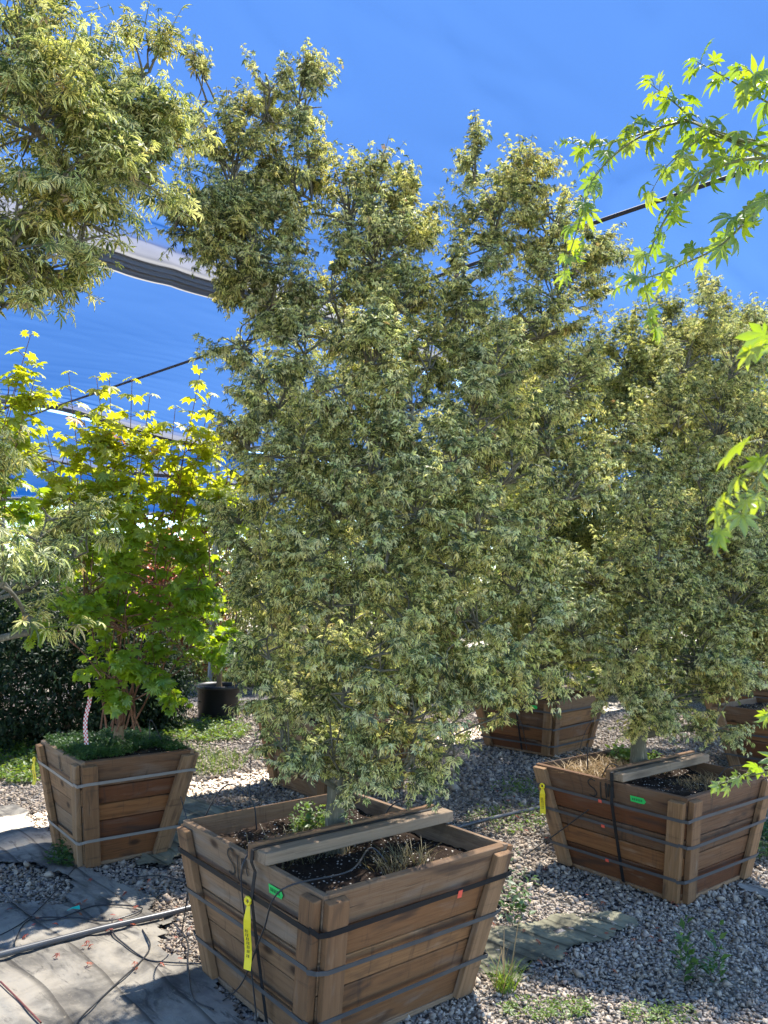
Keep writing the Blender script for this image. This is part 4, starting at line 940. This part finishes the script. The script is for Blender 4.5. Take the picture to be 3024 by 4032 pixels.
# large-leaved variegated tree close on the left
near_plumes = [(90, 130, 2.35, 280, 260), (330, 330, 2.4, 230, 200), (140, 430, 2.2, 300, 240), (590, 240, 2.6, 130, 130, .8), (500, 500, 2.45, 200, 170), (250, 680, 2.25, 300, 200), (560, 640, 2.45, 190, 140), (660, 560, 2.5, 110, 110),
               (60, 880, 2.2, 230, 180), (310, 900, 2.3, 200, 150), (170, 1040, 2.3, 200, 110), (20, 1160, 2.25, 130, 110), (-250, 300, 2.3, 300, 400), (-300, 900, 2.2, 300, 350),
               (10, 2100, 1.9, 85, 110, .6), (0, 2280, 1.9, 75, 80, .5), (-200, 1900, 2.0, 200, 400, .5), (160, 2070, 2.9, 170, 120, .55), (350, 2130, 2.9, 140, 110, .6), (120, 2290, 2.8, 140, 90, .5), (120, 2470, 2.2, 90, 50, .7)]
NB = (-2.15, 2.25, 0.0)
make_tree("variegated_maple", "large leaved variegated maple leaning in from the upper left corner", "tree", NB, 0.05, 0.95, near_plumes,
          leaf=0.041, cover=14, seed=7, mat='varieg_near', group="variegated maples", spray=9, twig=0.12, templates=T_VARF, leafarea=0.95, droop=0.55, limb_r=0.4)

# vine maples
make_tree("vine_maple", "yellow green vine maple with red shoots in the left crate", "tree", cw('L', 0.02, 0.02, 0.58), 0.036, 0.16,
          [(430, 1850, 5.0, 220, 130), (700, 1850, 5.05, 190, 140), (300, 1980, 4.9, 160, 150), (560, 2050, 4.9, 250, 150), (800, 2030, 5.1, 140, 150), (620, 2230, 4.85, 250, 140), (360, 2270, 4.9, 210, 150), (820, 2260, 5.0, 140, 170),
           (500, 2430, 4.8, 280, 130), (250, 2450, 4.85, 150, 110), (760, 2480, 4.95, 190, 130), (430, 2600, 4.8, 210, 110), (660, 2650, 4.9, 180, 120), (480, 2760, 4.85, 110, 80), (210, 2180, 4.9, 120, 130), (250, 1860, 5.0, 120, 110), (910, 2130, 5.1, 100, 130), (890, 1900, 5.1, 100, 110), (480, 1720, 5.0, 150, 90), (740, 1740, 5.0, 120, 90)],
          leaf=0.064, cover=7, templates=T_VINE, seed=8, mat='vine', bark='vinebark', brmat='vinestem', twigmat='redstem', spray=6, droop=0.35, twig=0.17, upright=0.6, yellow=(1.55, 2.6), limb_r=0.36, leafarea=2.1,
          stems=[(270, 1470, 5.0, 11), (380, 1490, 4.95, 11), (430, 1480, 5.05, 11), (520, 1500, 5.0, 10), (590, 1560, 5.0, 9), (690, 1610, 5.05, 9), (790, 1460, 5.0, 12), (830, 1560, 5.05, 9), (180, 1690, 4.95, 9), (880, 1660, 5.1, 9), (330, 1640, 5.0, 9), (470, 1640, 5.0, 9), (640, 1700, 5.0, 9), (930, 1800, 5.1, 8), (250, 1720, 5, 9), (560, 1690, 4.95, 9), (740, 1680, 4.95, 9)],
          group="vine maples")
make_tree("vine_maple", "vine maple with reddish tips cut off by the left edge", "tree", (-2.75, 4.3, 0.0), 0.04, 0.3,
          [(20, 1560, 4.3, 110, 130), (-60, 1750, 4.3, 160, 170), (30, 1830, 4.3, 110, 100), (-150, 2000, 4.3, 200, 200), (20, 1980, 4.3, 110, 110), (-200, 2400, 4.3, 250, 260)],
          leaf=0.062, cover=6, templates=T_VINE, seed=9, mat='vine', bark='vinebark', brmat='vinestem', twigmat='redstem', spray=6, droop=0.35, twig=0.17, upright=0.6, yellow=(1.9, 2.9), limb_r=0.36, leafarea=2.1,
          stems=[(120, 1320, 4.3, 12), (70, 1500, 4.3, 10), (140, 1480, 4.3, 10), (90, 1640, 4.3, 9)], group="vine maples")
pot_g = G(858, 2824)
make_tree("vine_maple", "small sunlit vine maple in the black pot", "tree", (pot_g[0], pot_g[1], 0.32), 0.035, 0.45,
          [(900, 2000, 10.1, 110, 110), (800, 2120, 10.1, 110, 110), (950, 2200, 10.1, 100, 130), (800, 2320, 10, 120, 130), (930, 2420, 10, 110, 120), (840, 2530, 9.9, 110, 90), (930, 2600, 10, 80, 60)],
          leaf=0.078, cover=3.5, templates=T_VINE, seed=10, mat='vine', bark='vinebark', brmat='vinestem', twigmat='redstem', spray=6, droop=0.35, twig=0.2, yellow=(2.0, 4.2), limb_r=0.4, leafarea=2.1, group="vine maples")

# black nursery pot
def pot(loc):
    root = empty("nursery_pot", tuple(loc)); tag(root, "round black plastic nursery pot standing on weedy gravel", "pot")
    prof = [(0.235, 0), (0.245, .02), (0.268, .36), (0.285, .362), (0.287, .405), (0.272, .41), (0.262, .37), (0.25, .30)]
    n = 36; V, F = [], []
    for r, z in prof:
        for i in range(n): a = i * 6.2832 / n; V.append((r * math.cos(a), r * math.sin(a), z))
    for j in range(len(prof) - 1):
        for i in range(n): F.append((j * n + i, j * n + (i + 1) % n, (j + 1) * n + (i + 1) % n, (j + 1) * n + i))
    mesh("body", V, F, M['pot'], root, smooth=True)
    V = [(0, 0, .34)] + [(.258 * math.cos(i * 6.2832 / n), .258 * math.sin(i * 6.2832 / n), .345) for i in range(n)]
    mesh("soil", V, [(0, 1 + i, 1 + (i + 1) % n) for i in range(n)], M['soil'], root)
    for s_ in (-1, 1):
        t = Tubes(); t.add([(s_ * .283, -.06, .375), (s_ * .31, -.04, .385), (s_ * .31, .04, .385), (s_ * .283, .06, .375)], 0.012, 6); t.build("handle", M['pot'], root)
pot((pot_g[0], pot_g[1], 0.0))

# green maple hanging in from the right: arching branches with single large leaves
def arching(name, label, base, branches, leaf, seed, mat='greenmaple'):
    g = np.random.default_rng(seed); root = empty(name, tuple(base)); tag(root, label, "tree"); B = np.array(base)
    tr = Tubes(); br = Tubes(); tw = Tubes(); LP, LD, LN, LS = [], [], [], []
    hub = np.array([0, 0, 1.15]); tr.add(bez((0, 0, -.05), (.03, 0, .6), hub, 8), np.linspace(.05, .036, 8), 10)
    hub2 = np.array([-0.15, 0.1, 2.3]); tr.add(bez(hub, (0.05, .05, 1.8), hub2, 8), np.linspace(.036, .02, 8), 10)
    for (pts, n, r0, sz) in branches:
        P = spline([at(*p) - B for p in pts], 10)
        st = hub2 if P[0][2] > 1.7 else hub
        feed = bez(st, (st + P[0]) / 2 + np.array([0, 0, .12]), P[0], 8)
        full = np.vstack([feed[:-1], P]); br.add(full, np.linspace(r0 * 1.3, r0 * .25, len(full)), 6)
        m = len(P)
        for k_ in range(int(n * 1.6)):
            f = (k_ + .5) / int(n * 1.6); i = int(f * (m - 1)); p0 = P[i]; t = norm(P[min(i + 1, m - 1)] - P[max(i - 1, 0)])
            for s_ in (-1, 1):
                if g.random() < .10: continue
                side = norm(np.cross(t, np.array([0, 0, 1.0])) * s_ + g.normal(size=3) * .45); size = sz * g.uniform(.65, 1.15) * (1 - .35 * f)
                pe = p0 + (side * .8 + t * .45 + np.array([0, 0, .15])) * size * .75
                br.add(np.array([p0, (p0 + pe) / 2 + np.array([0, 0, .006]), pe]), 0.0010, 4)
                LP.append(pe); LD.append(norm(side * .7 + t * .65 + np.array([0, 0, -.35 - .5 * g.random()]))); LN.append(np.array([0, 0, 1.0]) + g.normal(size=3) * .75); LS.append(size)
        LP.append(P[-1]); LD.append(norm(t + np.array([0, 0, -.3]))); LN.append(np.array([0, 0, 1.0]) + g.normal(size=3) * .3); LS.append(sz * .6)
    tr.build("trunk", M['bark'], root); br.build("branches", M['greenstem'], root)
    leaves_mesh("crown", np.array(LP), np.array(LD), np.array(LN), np.array(LS), T_GRN, M[mat], root, None, seed)
Yg = 2.35
br_list = [
    ([(3150, 480, 2.3), (2900, 330, 2.35), (2740, 240, 2.35)], 7, .004, .072),
    ([(3150, 590, 2.4), (2800, 510, 2.4), (2650, 400, 2.4), (2560, 330, 2.4)], 7, .0045, .070),
    ([(3150, 600, 2.35), (2860, 540, 2.35), (2700, 480, 2.4), (2500, 550, 2.4), (2340, 700, 2.4), (2280, 880, 2.4), (2220, 1080, 2.4)], 15, .005, .070),
    ([(2790, 520, 2.35), (2640, 640, 2.35), (2560, 760, 2.35)], 6, .003, .068),
    ([(3150, 610, 2.3), (2880, 640, 2.3), (2720, 740, 2.3), (2610, 880, 2.3), (2540, 1080, 2.3), (2580, 1300, 2.3)], 13, .005, .070),
    ([(3150, 680, 2.2), (2960, 850, 2.2), (2830, 970, 2.2), (2640, 1060, 2.25), (2440, 1130, 2.3)], 11, .005, .072),
    ([(2700, 470, 2.38), (2480, 540, 2.4), (2330, 580, 2.4), (2240, 560, 2.4)], 6, .003, .062),
    ([(3200, 300, 2.2), (3050, 350, 2.2), (2930, 260, 2.25)], 5, .003, .072),
    ([(3200, 700, 2.5), (3020, 620, 2.5), (2880, 630, 2.5)], 5, .003, .066),
    ([(3250, 1250, 1.35), (3120, 1330, 1.35), (3000, 1360, 1.35)], 4, .003, .070),
    ([(3250, 1600, 1.15), (3080, 1720, 1.15), (2990, 1870, 1.15), (2900, 2000, 1.15), (2840, 2090, 1.15)], 5, .003, .060),
    ([(3250, 2900, 1.9), (3080, 3020, 1.9), (2920, 3060, 1.95), (2820, 3090, 1.95)], 6, .003, .046),
    ([(3250, 2700, 1.9), (3100, 2760, 1.9), (3020, 2830, 1.9)], 5, .003, .046),
]
arching("green_maple", "bright green maple whose arching branches hang in from the right edge", (2.2, 2.1, 0.0), br_list, .07, 81)

# dark evergreen shrubs behind the left crate
def shrub(name, label, c, rx, ry, h, n, leaf, seed, mat='darkleaf', group="dark shrubs behind the left crate"):
    g = np.random.default_rng(seed); root = empty(name, tuple(c)); tag(root, label, "shrub", group)
    st = Tubes()
    for i in range(9):
        a = g.uniform(0, 6.28); st.add(bez((0, 0, -.02), (rx * .2 * math.cos(a), ry * .2 * math.sin(a), h * .5), (rx * .6 * math.cos(a), ry * .6 * math.sin(a), h * g.uniform(.7, .95)), 6), np.linspace(.014, .004, 6), 5)
    st.build("stems", M['vinebark'], root)
    m = n // 8; d = sphere_dirs(g, m); r = (.6 + .4 * g.random(m) ** .5) * (1 + .16 * g.normal(size=m))
    q = d * np.array([rx, ry, h * .55]) * r[:, None] + np.array([0, 0, h * .45]); q[:, 2] = np.clip(q[:, 2], .03, None)
    td = norm(d + np.array([0, 0, .35]) + g.normal(size=(m, 3)) * .35); LP, LD, LN, LS = [], [], [], []
    for j in range(8):
        sd_ = norm(np.cross(td, g.normal(size=(m, 3)))); LP.append(q + td * (.03 * j) + sd_ * .01); LD.append(norm(td * .5 + sd_ * .8 + np.array([0, 0, -.35]))); LN.append(np.array([0, 0, 1.0]) + d * .5 + g.normal(size=(m, 3)) * .3); LS.append(leaf * g.uniform(.6, 1.2, m))
    leaves_mesh("foliage", np.vstack(LP), np.vstack(LD), np.vstack(LN), np.concatenate(LS), T_SIMPLE, M[mat], root, None, seed)
    return root
for (px, py, rx, h, lab) in ((-60, 2930, 1.0, 1.85, "dark green evergreen shrub at the left edge in deep shade"), (260, 2900, .95, 1.75, "dark shrub right behind the left crate's far corner"),
                             (520, 2870, .48, 0.95, "low dark shrub with glinting leaves right of the left crate trunk"), (-450, 2900, 1.0, 1.7, "dark shrub outside beyond the left edge shrub")):
    if px < -300: continue
    p = G(px, py); p[2] = 0; shrub("evergreen_shrub", lab, p, rx, rx * .8, h, 22000, .06, int(px) + 900)

# distant nursery trees behind everything
bgs = [(-330, 17, 1.3, 3.0, 'bgleaf', "pale green nursery tree far behind the left edge"), (180, 19, 1.5, 2.9, 'bgleaf', "far nursery tree behind the vine maple's left half"), (560, 16, 1.3, 2.6, 'varieg_far', "far variegated tree behind the vine maple"),
       (700, 15, .9, 2.45, 'redleaf', "red leaved maple glimpsed far behind the vine maple"), (1000, 14, 1.3, 3.0, 'varieg_far', "far variegated tree left of the tall maple"), (1450, 16, 1.8, 3.6, 'bgleaf', "far green tree hidden behind the tall maple"),
       (2000, 13.5, 1.5, 3.4, 'varieg_far', "far variegated tree between the tall maple and the right tree"), (2550, 14, 1.7, 3.6, 'bgleaf', "far green tree behind the right tree"), (3000, 13, 1.6, 3.5, 'varieg_far', "far variegated tree at the right edge"), (2300, 19, 2, 3.6, 'bgleaf', "farthest green tree beyond the orange crate")]
for i, (px, Y, rx, h, mt, lab) in enumerate(bgs):
    x = (px - PW / 2) / FPX * Y; s = shrub("nursery_tree", lab, (x, Y, 0), rx, rx, h, 15000, .12, 300 + i, mt, "far nursery trees"); s["category"] = "tree"
g = np.random.default_rng(99); m = 26000; X = g.uniform(-45, 45, m); Yb = 34 + 6 * g.random(m) + 6 * vnoise(X * .2, X * 0); H = (3.2 + 2.6 * vnoise(X * .35 + 9, X * 0) + 1.6 * vnoise(X * 1.3, X * 0 + 3))
P = np.stack([X, Yb, H * g.random(m) ** .7], 1)
tag(leaves_mesh("distant_hedge", P, sphere_dirs(g, m), sphere_dirs(g, m) + np.array([0, -.4, .8]), g.uniform(.3, .7, m), T_SIMPLE, M['bgleaf'], None, None, 5), "distant belt of green trees beyond the nursery", "trees", kind="stuff")

# ------------------------------------------------------------------ pipes and drip tubing
def ground_tube(name, px, r, mat, label, cat, group=None, n=14, lift=0.0):
    P = []
    for q in px:
        p = G(q[0], q[1], 0.0) if len(q) == 2 else at(q[0], q[1], q[2]); 
        if len(q) == 2: p[2] = ground_z(np.array([p[0]]), np.array([p[1]]))[0] + r + 0.018 + lift
        P.append(p)
    P = spline(P, n); c = P.mean(0); o = empty(name, tuple(c)) if False else None
    t = Tubes(); t.add(P - c, r, 8); ob = t.build(name, M[mat], None); ob.location = c
    return tag(ob, label, cat, group)
ground_tube("water_pipe", [(-300, 3870), (0, 3790), (380, 3690), (770, 3590), (1300, 3432), (1830, 3268), (2150, 3190), (2300, 3150)], 0.0145, 'pipe', "thick dark irrigation pipe running across the ground behind the front crate", "pipe")
DG = "black drip tubes"
ground_tube("drip_tube", [(0, 3520), (120, 3620), (210, 3640), (380, 3580), (560, 3590), (430, 3640), (300, 3630), (120, 3640), (60, 3720), (60, 3765)], .0035, 'poly', "looping black drip tube on the pale fabric left of the pipe", "drip tube", DG)
ground_tube("drip_tube", [(-40, 3720), (90, 3650), (200, 3540), (330, 3380), (340, 3350)], .003, 'poly', "straight thin tube leading to the foot of the left crate", "drip tube", DG)
ground_tube("drip_tube", [(440, 3640), (450, 3700), (560, 3790), (640, 3810), (800, 3820)], .003, 'poly', "drip tube crossing under the pipe towards the front crate", "drip tube", DG)
ground_tube("drip_tube", [(560, 3680), (590, 3740), (560, 3800), (460, 3900), (330, 4020), (280, 4080)], .0035, 'poly', "drip tube curving down to the bottom edge at left", "drip tube", DG)
ground_tube("drip_tube", [(680, 3650), (735, 3720), (740, 3830), (760, 3950), (840, 3995)], .0032, 'poly', "drip tube along the left foot of the front crate", "drip tube", DG)
ground_tube("drip_tube", [(530, 3465), (640, 3460), (730, 3490), (745, 3560)], .0032, 'poly', "drip tube arching over sunlit gravel left of the front crate", "drip tube", DG)
ground_tube("drip_tube", [(0, 3890), (70, 3960), (160, 4050)], .0035, 'redstem', "reddish drip tube at the lower left corner", "drip tube", DG)
def hoop(key, a, b, hgt, label, r=0.003):
    A = np.array(a); Bq = np.array(b); P = spline([A, A + np.array([0, 0, hgt * .75]), (A + Bq) / 2 + np.array([0, 0, hgt]), Bq + np.array([0, 0, hgt * .7]), Bq], 8); c = A
    t = Tubes(); t.add(P - c, r, 6); o = t.build("drip_tube", M['poly']); o.location = c; tag(o, label, "drip tube", DG)
hoop('L', cw('L', .20, -.05, .60), np.append((cw('L', .30, -.46, 0))[:2], .01), .22, "thin black hoop of tube over the right rim of the weedy left crate")
def free_tube(pts, label, r=.0032):
    P = spline(pts, 10); c = P[0]; t = Tubes(); t.add(P - c, r, 6); o = t.build("drip_tube", M['poly']); o.location = c; tag(o, label, "drip tube", DG)
# over the rim of the front crate, down its left side
fx = lambda f, x, v, w_, key: cw(key, *f.pt(x, v, w_))
def fw(key, f, x, v, w_):
    p = f.pt(x, v, w_); return cw(key, p[0], p[1], p[2])
free_tube([cw('M', -.33, -.04, .54), cw('M', -.40, -.06, .635), fw('M', fM['fl'], .072, .98, .045), fw('M', fM['fl'], .075, .6, .05), fw('M', fM['fl'], .09, .25, .05), fw('M', fM['fl'], .115, -.0, .06)], "drip tube hanging straight down the left side of the front crate")
free_tube([cw('M', .02, -.29, .55), cw('M', -.05, -.27, .61), cw('M', -.25, -.40, .60), fw('M', fM['fl'], .36, .99, .05), fw('M', fM['fl'], .20, .66, .05), fw('M', fM['fl'], .0, .22, .05), fw('M', fM['fl'], -.16, -.0, .07)], "drip tube slanting across the left side of the front crate")
free_tube([cw('M', -.15, .42, .53), cw('M', -.17, .44, .66), cw('M', -.26, .52, .72), cw('M', -.33, .62, .5), cw('M', -.36, .70, .05)], "drip tube arching over the far rim of the front crate")
free_tube([cw('M', .30, .10, .54), cw('M', .34, .06, .64), cw('M', .42, -.02, .66), cw('M', .55, -.10, .5), cw('M', .75, -.05, .02)], "drip tube arching over the right rim of the front crate")
free_tube([cw('R', -.36, .10, .53), cw('R', -.36, .03, .64), cw('R', -.33, -.02, .62), cw('R', -.32, -.03, .53)], "small hoop of tube inside the right front crate")
free_tube([fw('R', fR['fl'], -.10, .70, .045), fw('R', fR['fl'], -.35, .36, .05), fw('R', fR['fl'], -.62, .0, .12)], "drip tube slanting across the left corner of the right crate")
free_tube([cw('R', .20, -.30, .53), cw('R', .26, -.36, .62), cw('R', .36, -.50, .60), cw('R', .40, -.58, .3), cw('R', .44, -.62, .02)], "drip tube hooked over the front rim of the right crate")
free_tube([cw('R', -.20, .30, .52), cw('R', -.20, .30, .70)], "short upright tube stake in the dry grass of the right crate", .004)
free_tube([G(985, 3290) + np.array([0, 0, .01]), G(980, 3200) + np.array([0, 0, .22]), G(985, 3170) + np.array([0, 0, .42]), G(1010, 3150) + np.array([0, 0, .48])], "single drip tube rising from shaded gravel behind the front crate")
free_tube([fw('B', fB['fl'], .05, .80, .045), fw('B', fB['fl'], .12, .55, .05), fw('B', fB['fl'], .15, .1, .05)], "tube hanging on the left side of the orange brown crate")
free_tube([fw('B', fB['fr'], .36, .70, .045), fw('B', fB['fr'], .16, .42, .05), fw('B', fB['fr'], .08, .0, .05)], "tube curving down the right side of the orange brown crate")
# teal scrap, checked ribbon
sc_ = G(290, 3606); sc_[2] = ground_z(sc_[:1], sc_[1:2])[0] + .03
V = np.array([(-.03, -.008, 0), (-.005, -.012, .012), (.03, 0, .004), (.02, .014, .016), (-.015, .012, .006)]); o = mesh("plastic_scrap", np.vstack([V, V + np.array([0, 0, .002])]), [(0, 1, 2, 3, 4), (9, 8, 7, 6, 5)] + [(i, (i + 1) % 5, 5 + (i + 1) % 5, 5 + i) for i in range(5)], M['teal'])
o.location = sc_; tag(o, "small teal scrap of plastic lying on the pale fabric", "scrap")
def ribbon():
    A = at(350, 2690, 4.75); root = A; n = 12; L = 0.36; z = np.linspace(0, -L, n); V, gc, F = [], [], []
    for i in range(n):
        cx = .008 * math.sin(i * .7); wv = 0.011 if i > 1 else .004
        for s_ in (-1, 1): V.append((cx + s_ * wv, .01 * math.sin(i * .5) + s_ * .004, z[i])); gc.append((s_ * 1.5 + 1.5001, -z[i] / .012, .5))
    for i in range(n - 1): F.append((2 * i, 2 * i + 1, 2 * i + 3, 2 * i + 2))
    o = mesh("marker_ribbon", V, F, M['ribbon'], None, dict(gc=np.array(gc))); o.location = A
    m_ = o.modifiers.new("thickness", 'SOLIDIFY'); m_.thickness = .001
    tag(o, "red and white checked marker ribbon hanging from the vine maple in the left crate", "ribbon")
ribbon()

# ------------------------------------------------------------------ shade cloth, cable, posts
SU = np.array([math.cos(R(47)), math.sin(R(47))]); SV = np.array([-SU[1], SU[0]]); ZC = 4.62; PC = 5.5
def cloth(label, q0, q1, p0=-16, p1=22, seed=0, cr=1.0, z=ZC):
    ps = np.arange(p0, p1 + .01, 0.09); qs = np.concatenate([np.arange(q0, q1 - 1.0, 0.06), np.arange(q1 - 1.0, q1 + .001, 0.022)]); npq = len(qs)
    # drop after the edge
    drop = np.linspace(0.015, 0.13, 12)
    Pg, Qg = np.meshgrid(ps, qs)
    e = np.clip((Qg - (q1 - 1.0)) / 1.0, 0, 1)
    wob = 0.25 * (vnoise(Pg * .35 + seed, Pg * 0 + 2) - .5) * np.clip((Qg - q0 - 1) / 3, 0, 1)
    sag = 0.16 * np.sin((Pg - PC) / 6.0 * math.pi) ** 2
    crease = lambda a, b, sd: (1 - np.abs(2 * vnoise(a + sd, b + 3 * sd) - 1)) ** 7
    rip = 0.05 * vnoise(Pg * .35 + Qg * .25, Qg * .5 + seed) + cr * 0.005 * crease(Pg * .5 + Qg * .35, Qg * 2.1 - Pg * .9, seed) + cr * 0.003 * crease(Pg * .30 - Qg * .2, Qg * 3.3 + Pg * .5, seed + 5) \
        + 0.0008 * np.sin(Qg * 24 + 6 * vnoise(Pg * .3, Qg * .8)) * vnoise(Pg * .7 + 3, Qg * .9) ** 2 \
        + 0.05 * e ** 1.5 * np.sin(Qg * 20 + 5 * vnoise(Pg * .25, Qg * 2 + seed)) * (0.4 + vnoise(Pg * .4, Qg * 3))
    # tension lines fanning from the cable
    rip += 0.0012 * np.exp(-((Pg - PC) / 0.7) ** 2) * np.sin(Qg * 26 + Pg * 5 + 5 * vnoise(Pg, Qg * 2))
    Z = z - sag + rip; X = Pg * SU[0] + (Qg + wob) * SV[0]; Y = Pg * SU[1] + (Qg + wob) * SV[1]
    V = [np.stack([X, Y, Z], -1)]; D = [1.0 + 2.5 * e ** 4]; HM = [np.clip(e * 1.6 - .75, 0, 1) ** 1.5 * 0.9]
    last = V[0][-1]
    for i, dz in enumerate(drop):
        lay = last + np.array([0, 0, -1.0]) * (dz * (0.35 + 1.2 * vnoise(ps * .3 + seed, ps * 0)))[:, None] + np.array([SV[0], SV[1], 0]) * (0.05 * math.sin(i * 1.9))
        V.append(lay[None]); D.append(np.full((1, len(ps)), 2.6)); HM.append(np.full((1, len(ps)), 0.95))
    V = np.concatenate(V, 0); D = np.concatenate(D, 0); HM = np.concatenate(HM, 0); nr, nc = V.shape[:2]
    i = (np.arange(nr - 1)[:, None] * nc + np.arange(nc - 1)[None]).reshape(-1)
    o = mesh("shade_cloth", V.reshape(-1, 3), np.stack([i, i + 1, i + nc + 1, i + nc], 1), M['cloth'], None, dict(dens=D.ravel(), hem=HM.ravel()), smooth=True)
    tag(o, label, "shade cloth", "panels of shade cloth overhead")
cloth("thin see-through shade cloth stretched overhead across the sky", 0.2, 6.05, seed=1, cr=4.5)
cloth("second shade cloth panel beyond the first sagging hem", 6.5, 12.9, seed=2)
cloth("third and farthest shade cloth panel low in the sky", 13.3, 17.6, seed=3)
cloth("added fourth cloth panel dimming the low sky just above the far trees", 17.9, 27.0, seed=4)  # extra panel, added to darken the open sky below the third hem
def cable(q0, q1, p, label):
    q = np.linspace(q0, q1, 60); P = np.stack([p * SU[0] + q * SV[0], p * SU[1] + q * SV[1], 0 * q + ZC - .02], 1); t = Tubes(); t.add(P - P[0], .018, 6); o = t.build("support_cable", M['cable']); o.location = P[0]
    tag(o, label, "cable")
cable(0.2, 18, PC, "dark cable carrying the shade cloth, crossing behind the tall maple")
def post(x, y, label):
    root = empty("shade_post", (x, y, 0)); tag(root, label, "post", "posts carrying the shade cloth")
    t = Tubes(); t.add([(0, 0, -.05), (0, 0, 4.45)], .042, 14); t.build("pole", M['galv'], root)
    t = Tubes(); t.add([(0, 0, 4.45), (0, 0, 4.55)], .055, 14); t.build("cap", M['galv'], root)
p = at(866, 1660, 12.95); post(p[0], p[1], "grey steel post under the second cloth hem, right of the vine maple")

P = np.vstack([scatter_px(*q) for q in ((500, 3650, 480, 260, 34, 201), (2300, 3550, 500, 330, 30, 202), (2000, 3200, 250, 90, 12, 203))]); P[:, 2] += 0.030
g = np.random.default_rng(204); a = g.uniform(0, 6.28, len(P))
leaves_mesh("fallen_leaves", P, np.stack([np.cos(a), np.sin(a), 0 * a], 1), np.array([0, 0, 1.0]) + g.normal(size=(len(P), 3)) * .25, g.uniform(.015, .03, len(P)), T_VAR, M['redleaf'], None, None, 9)
tag(bpy.data.objects["fallen_leaves"], "scattered dry reddish fallen leaves on the gravel and fabric", "leaves", kind="stuff")
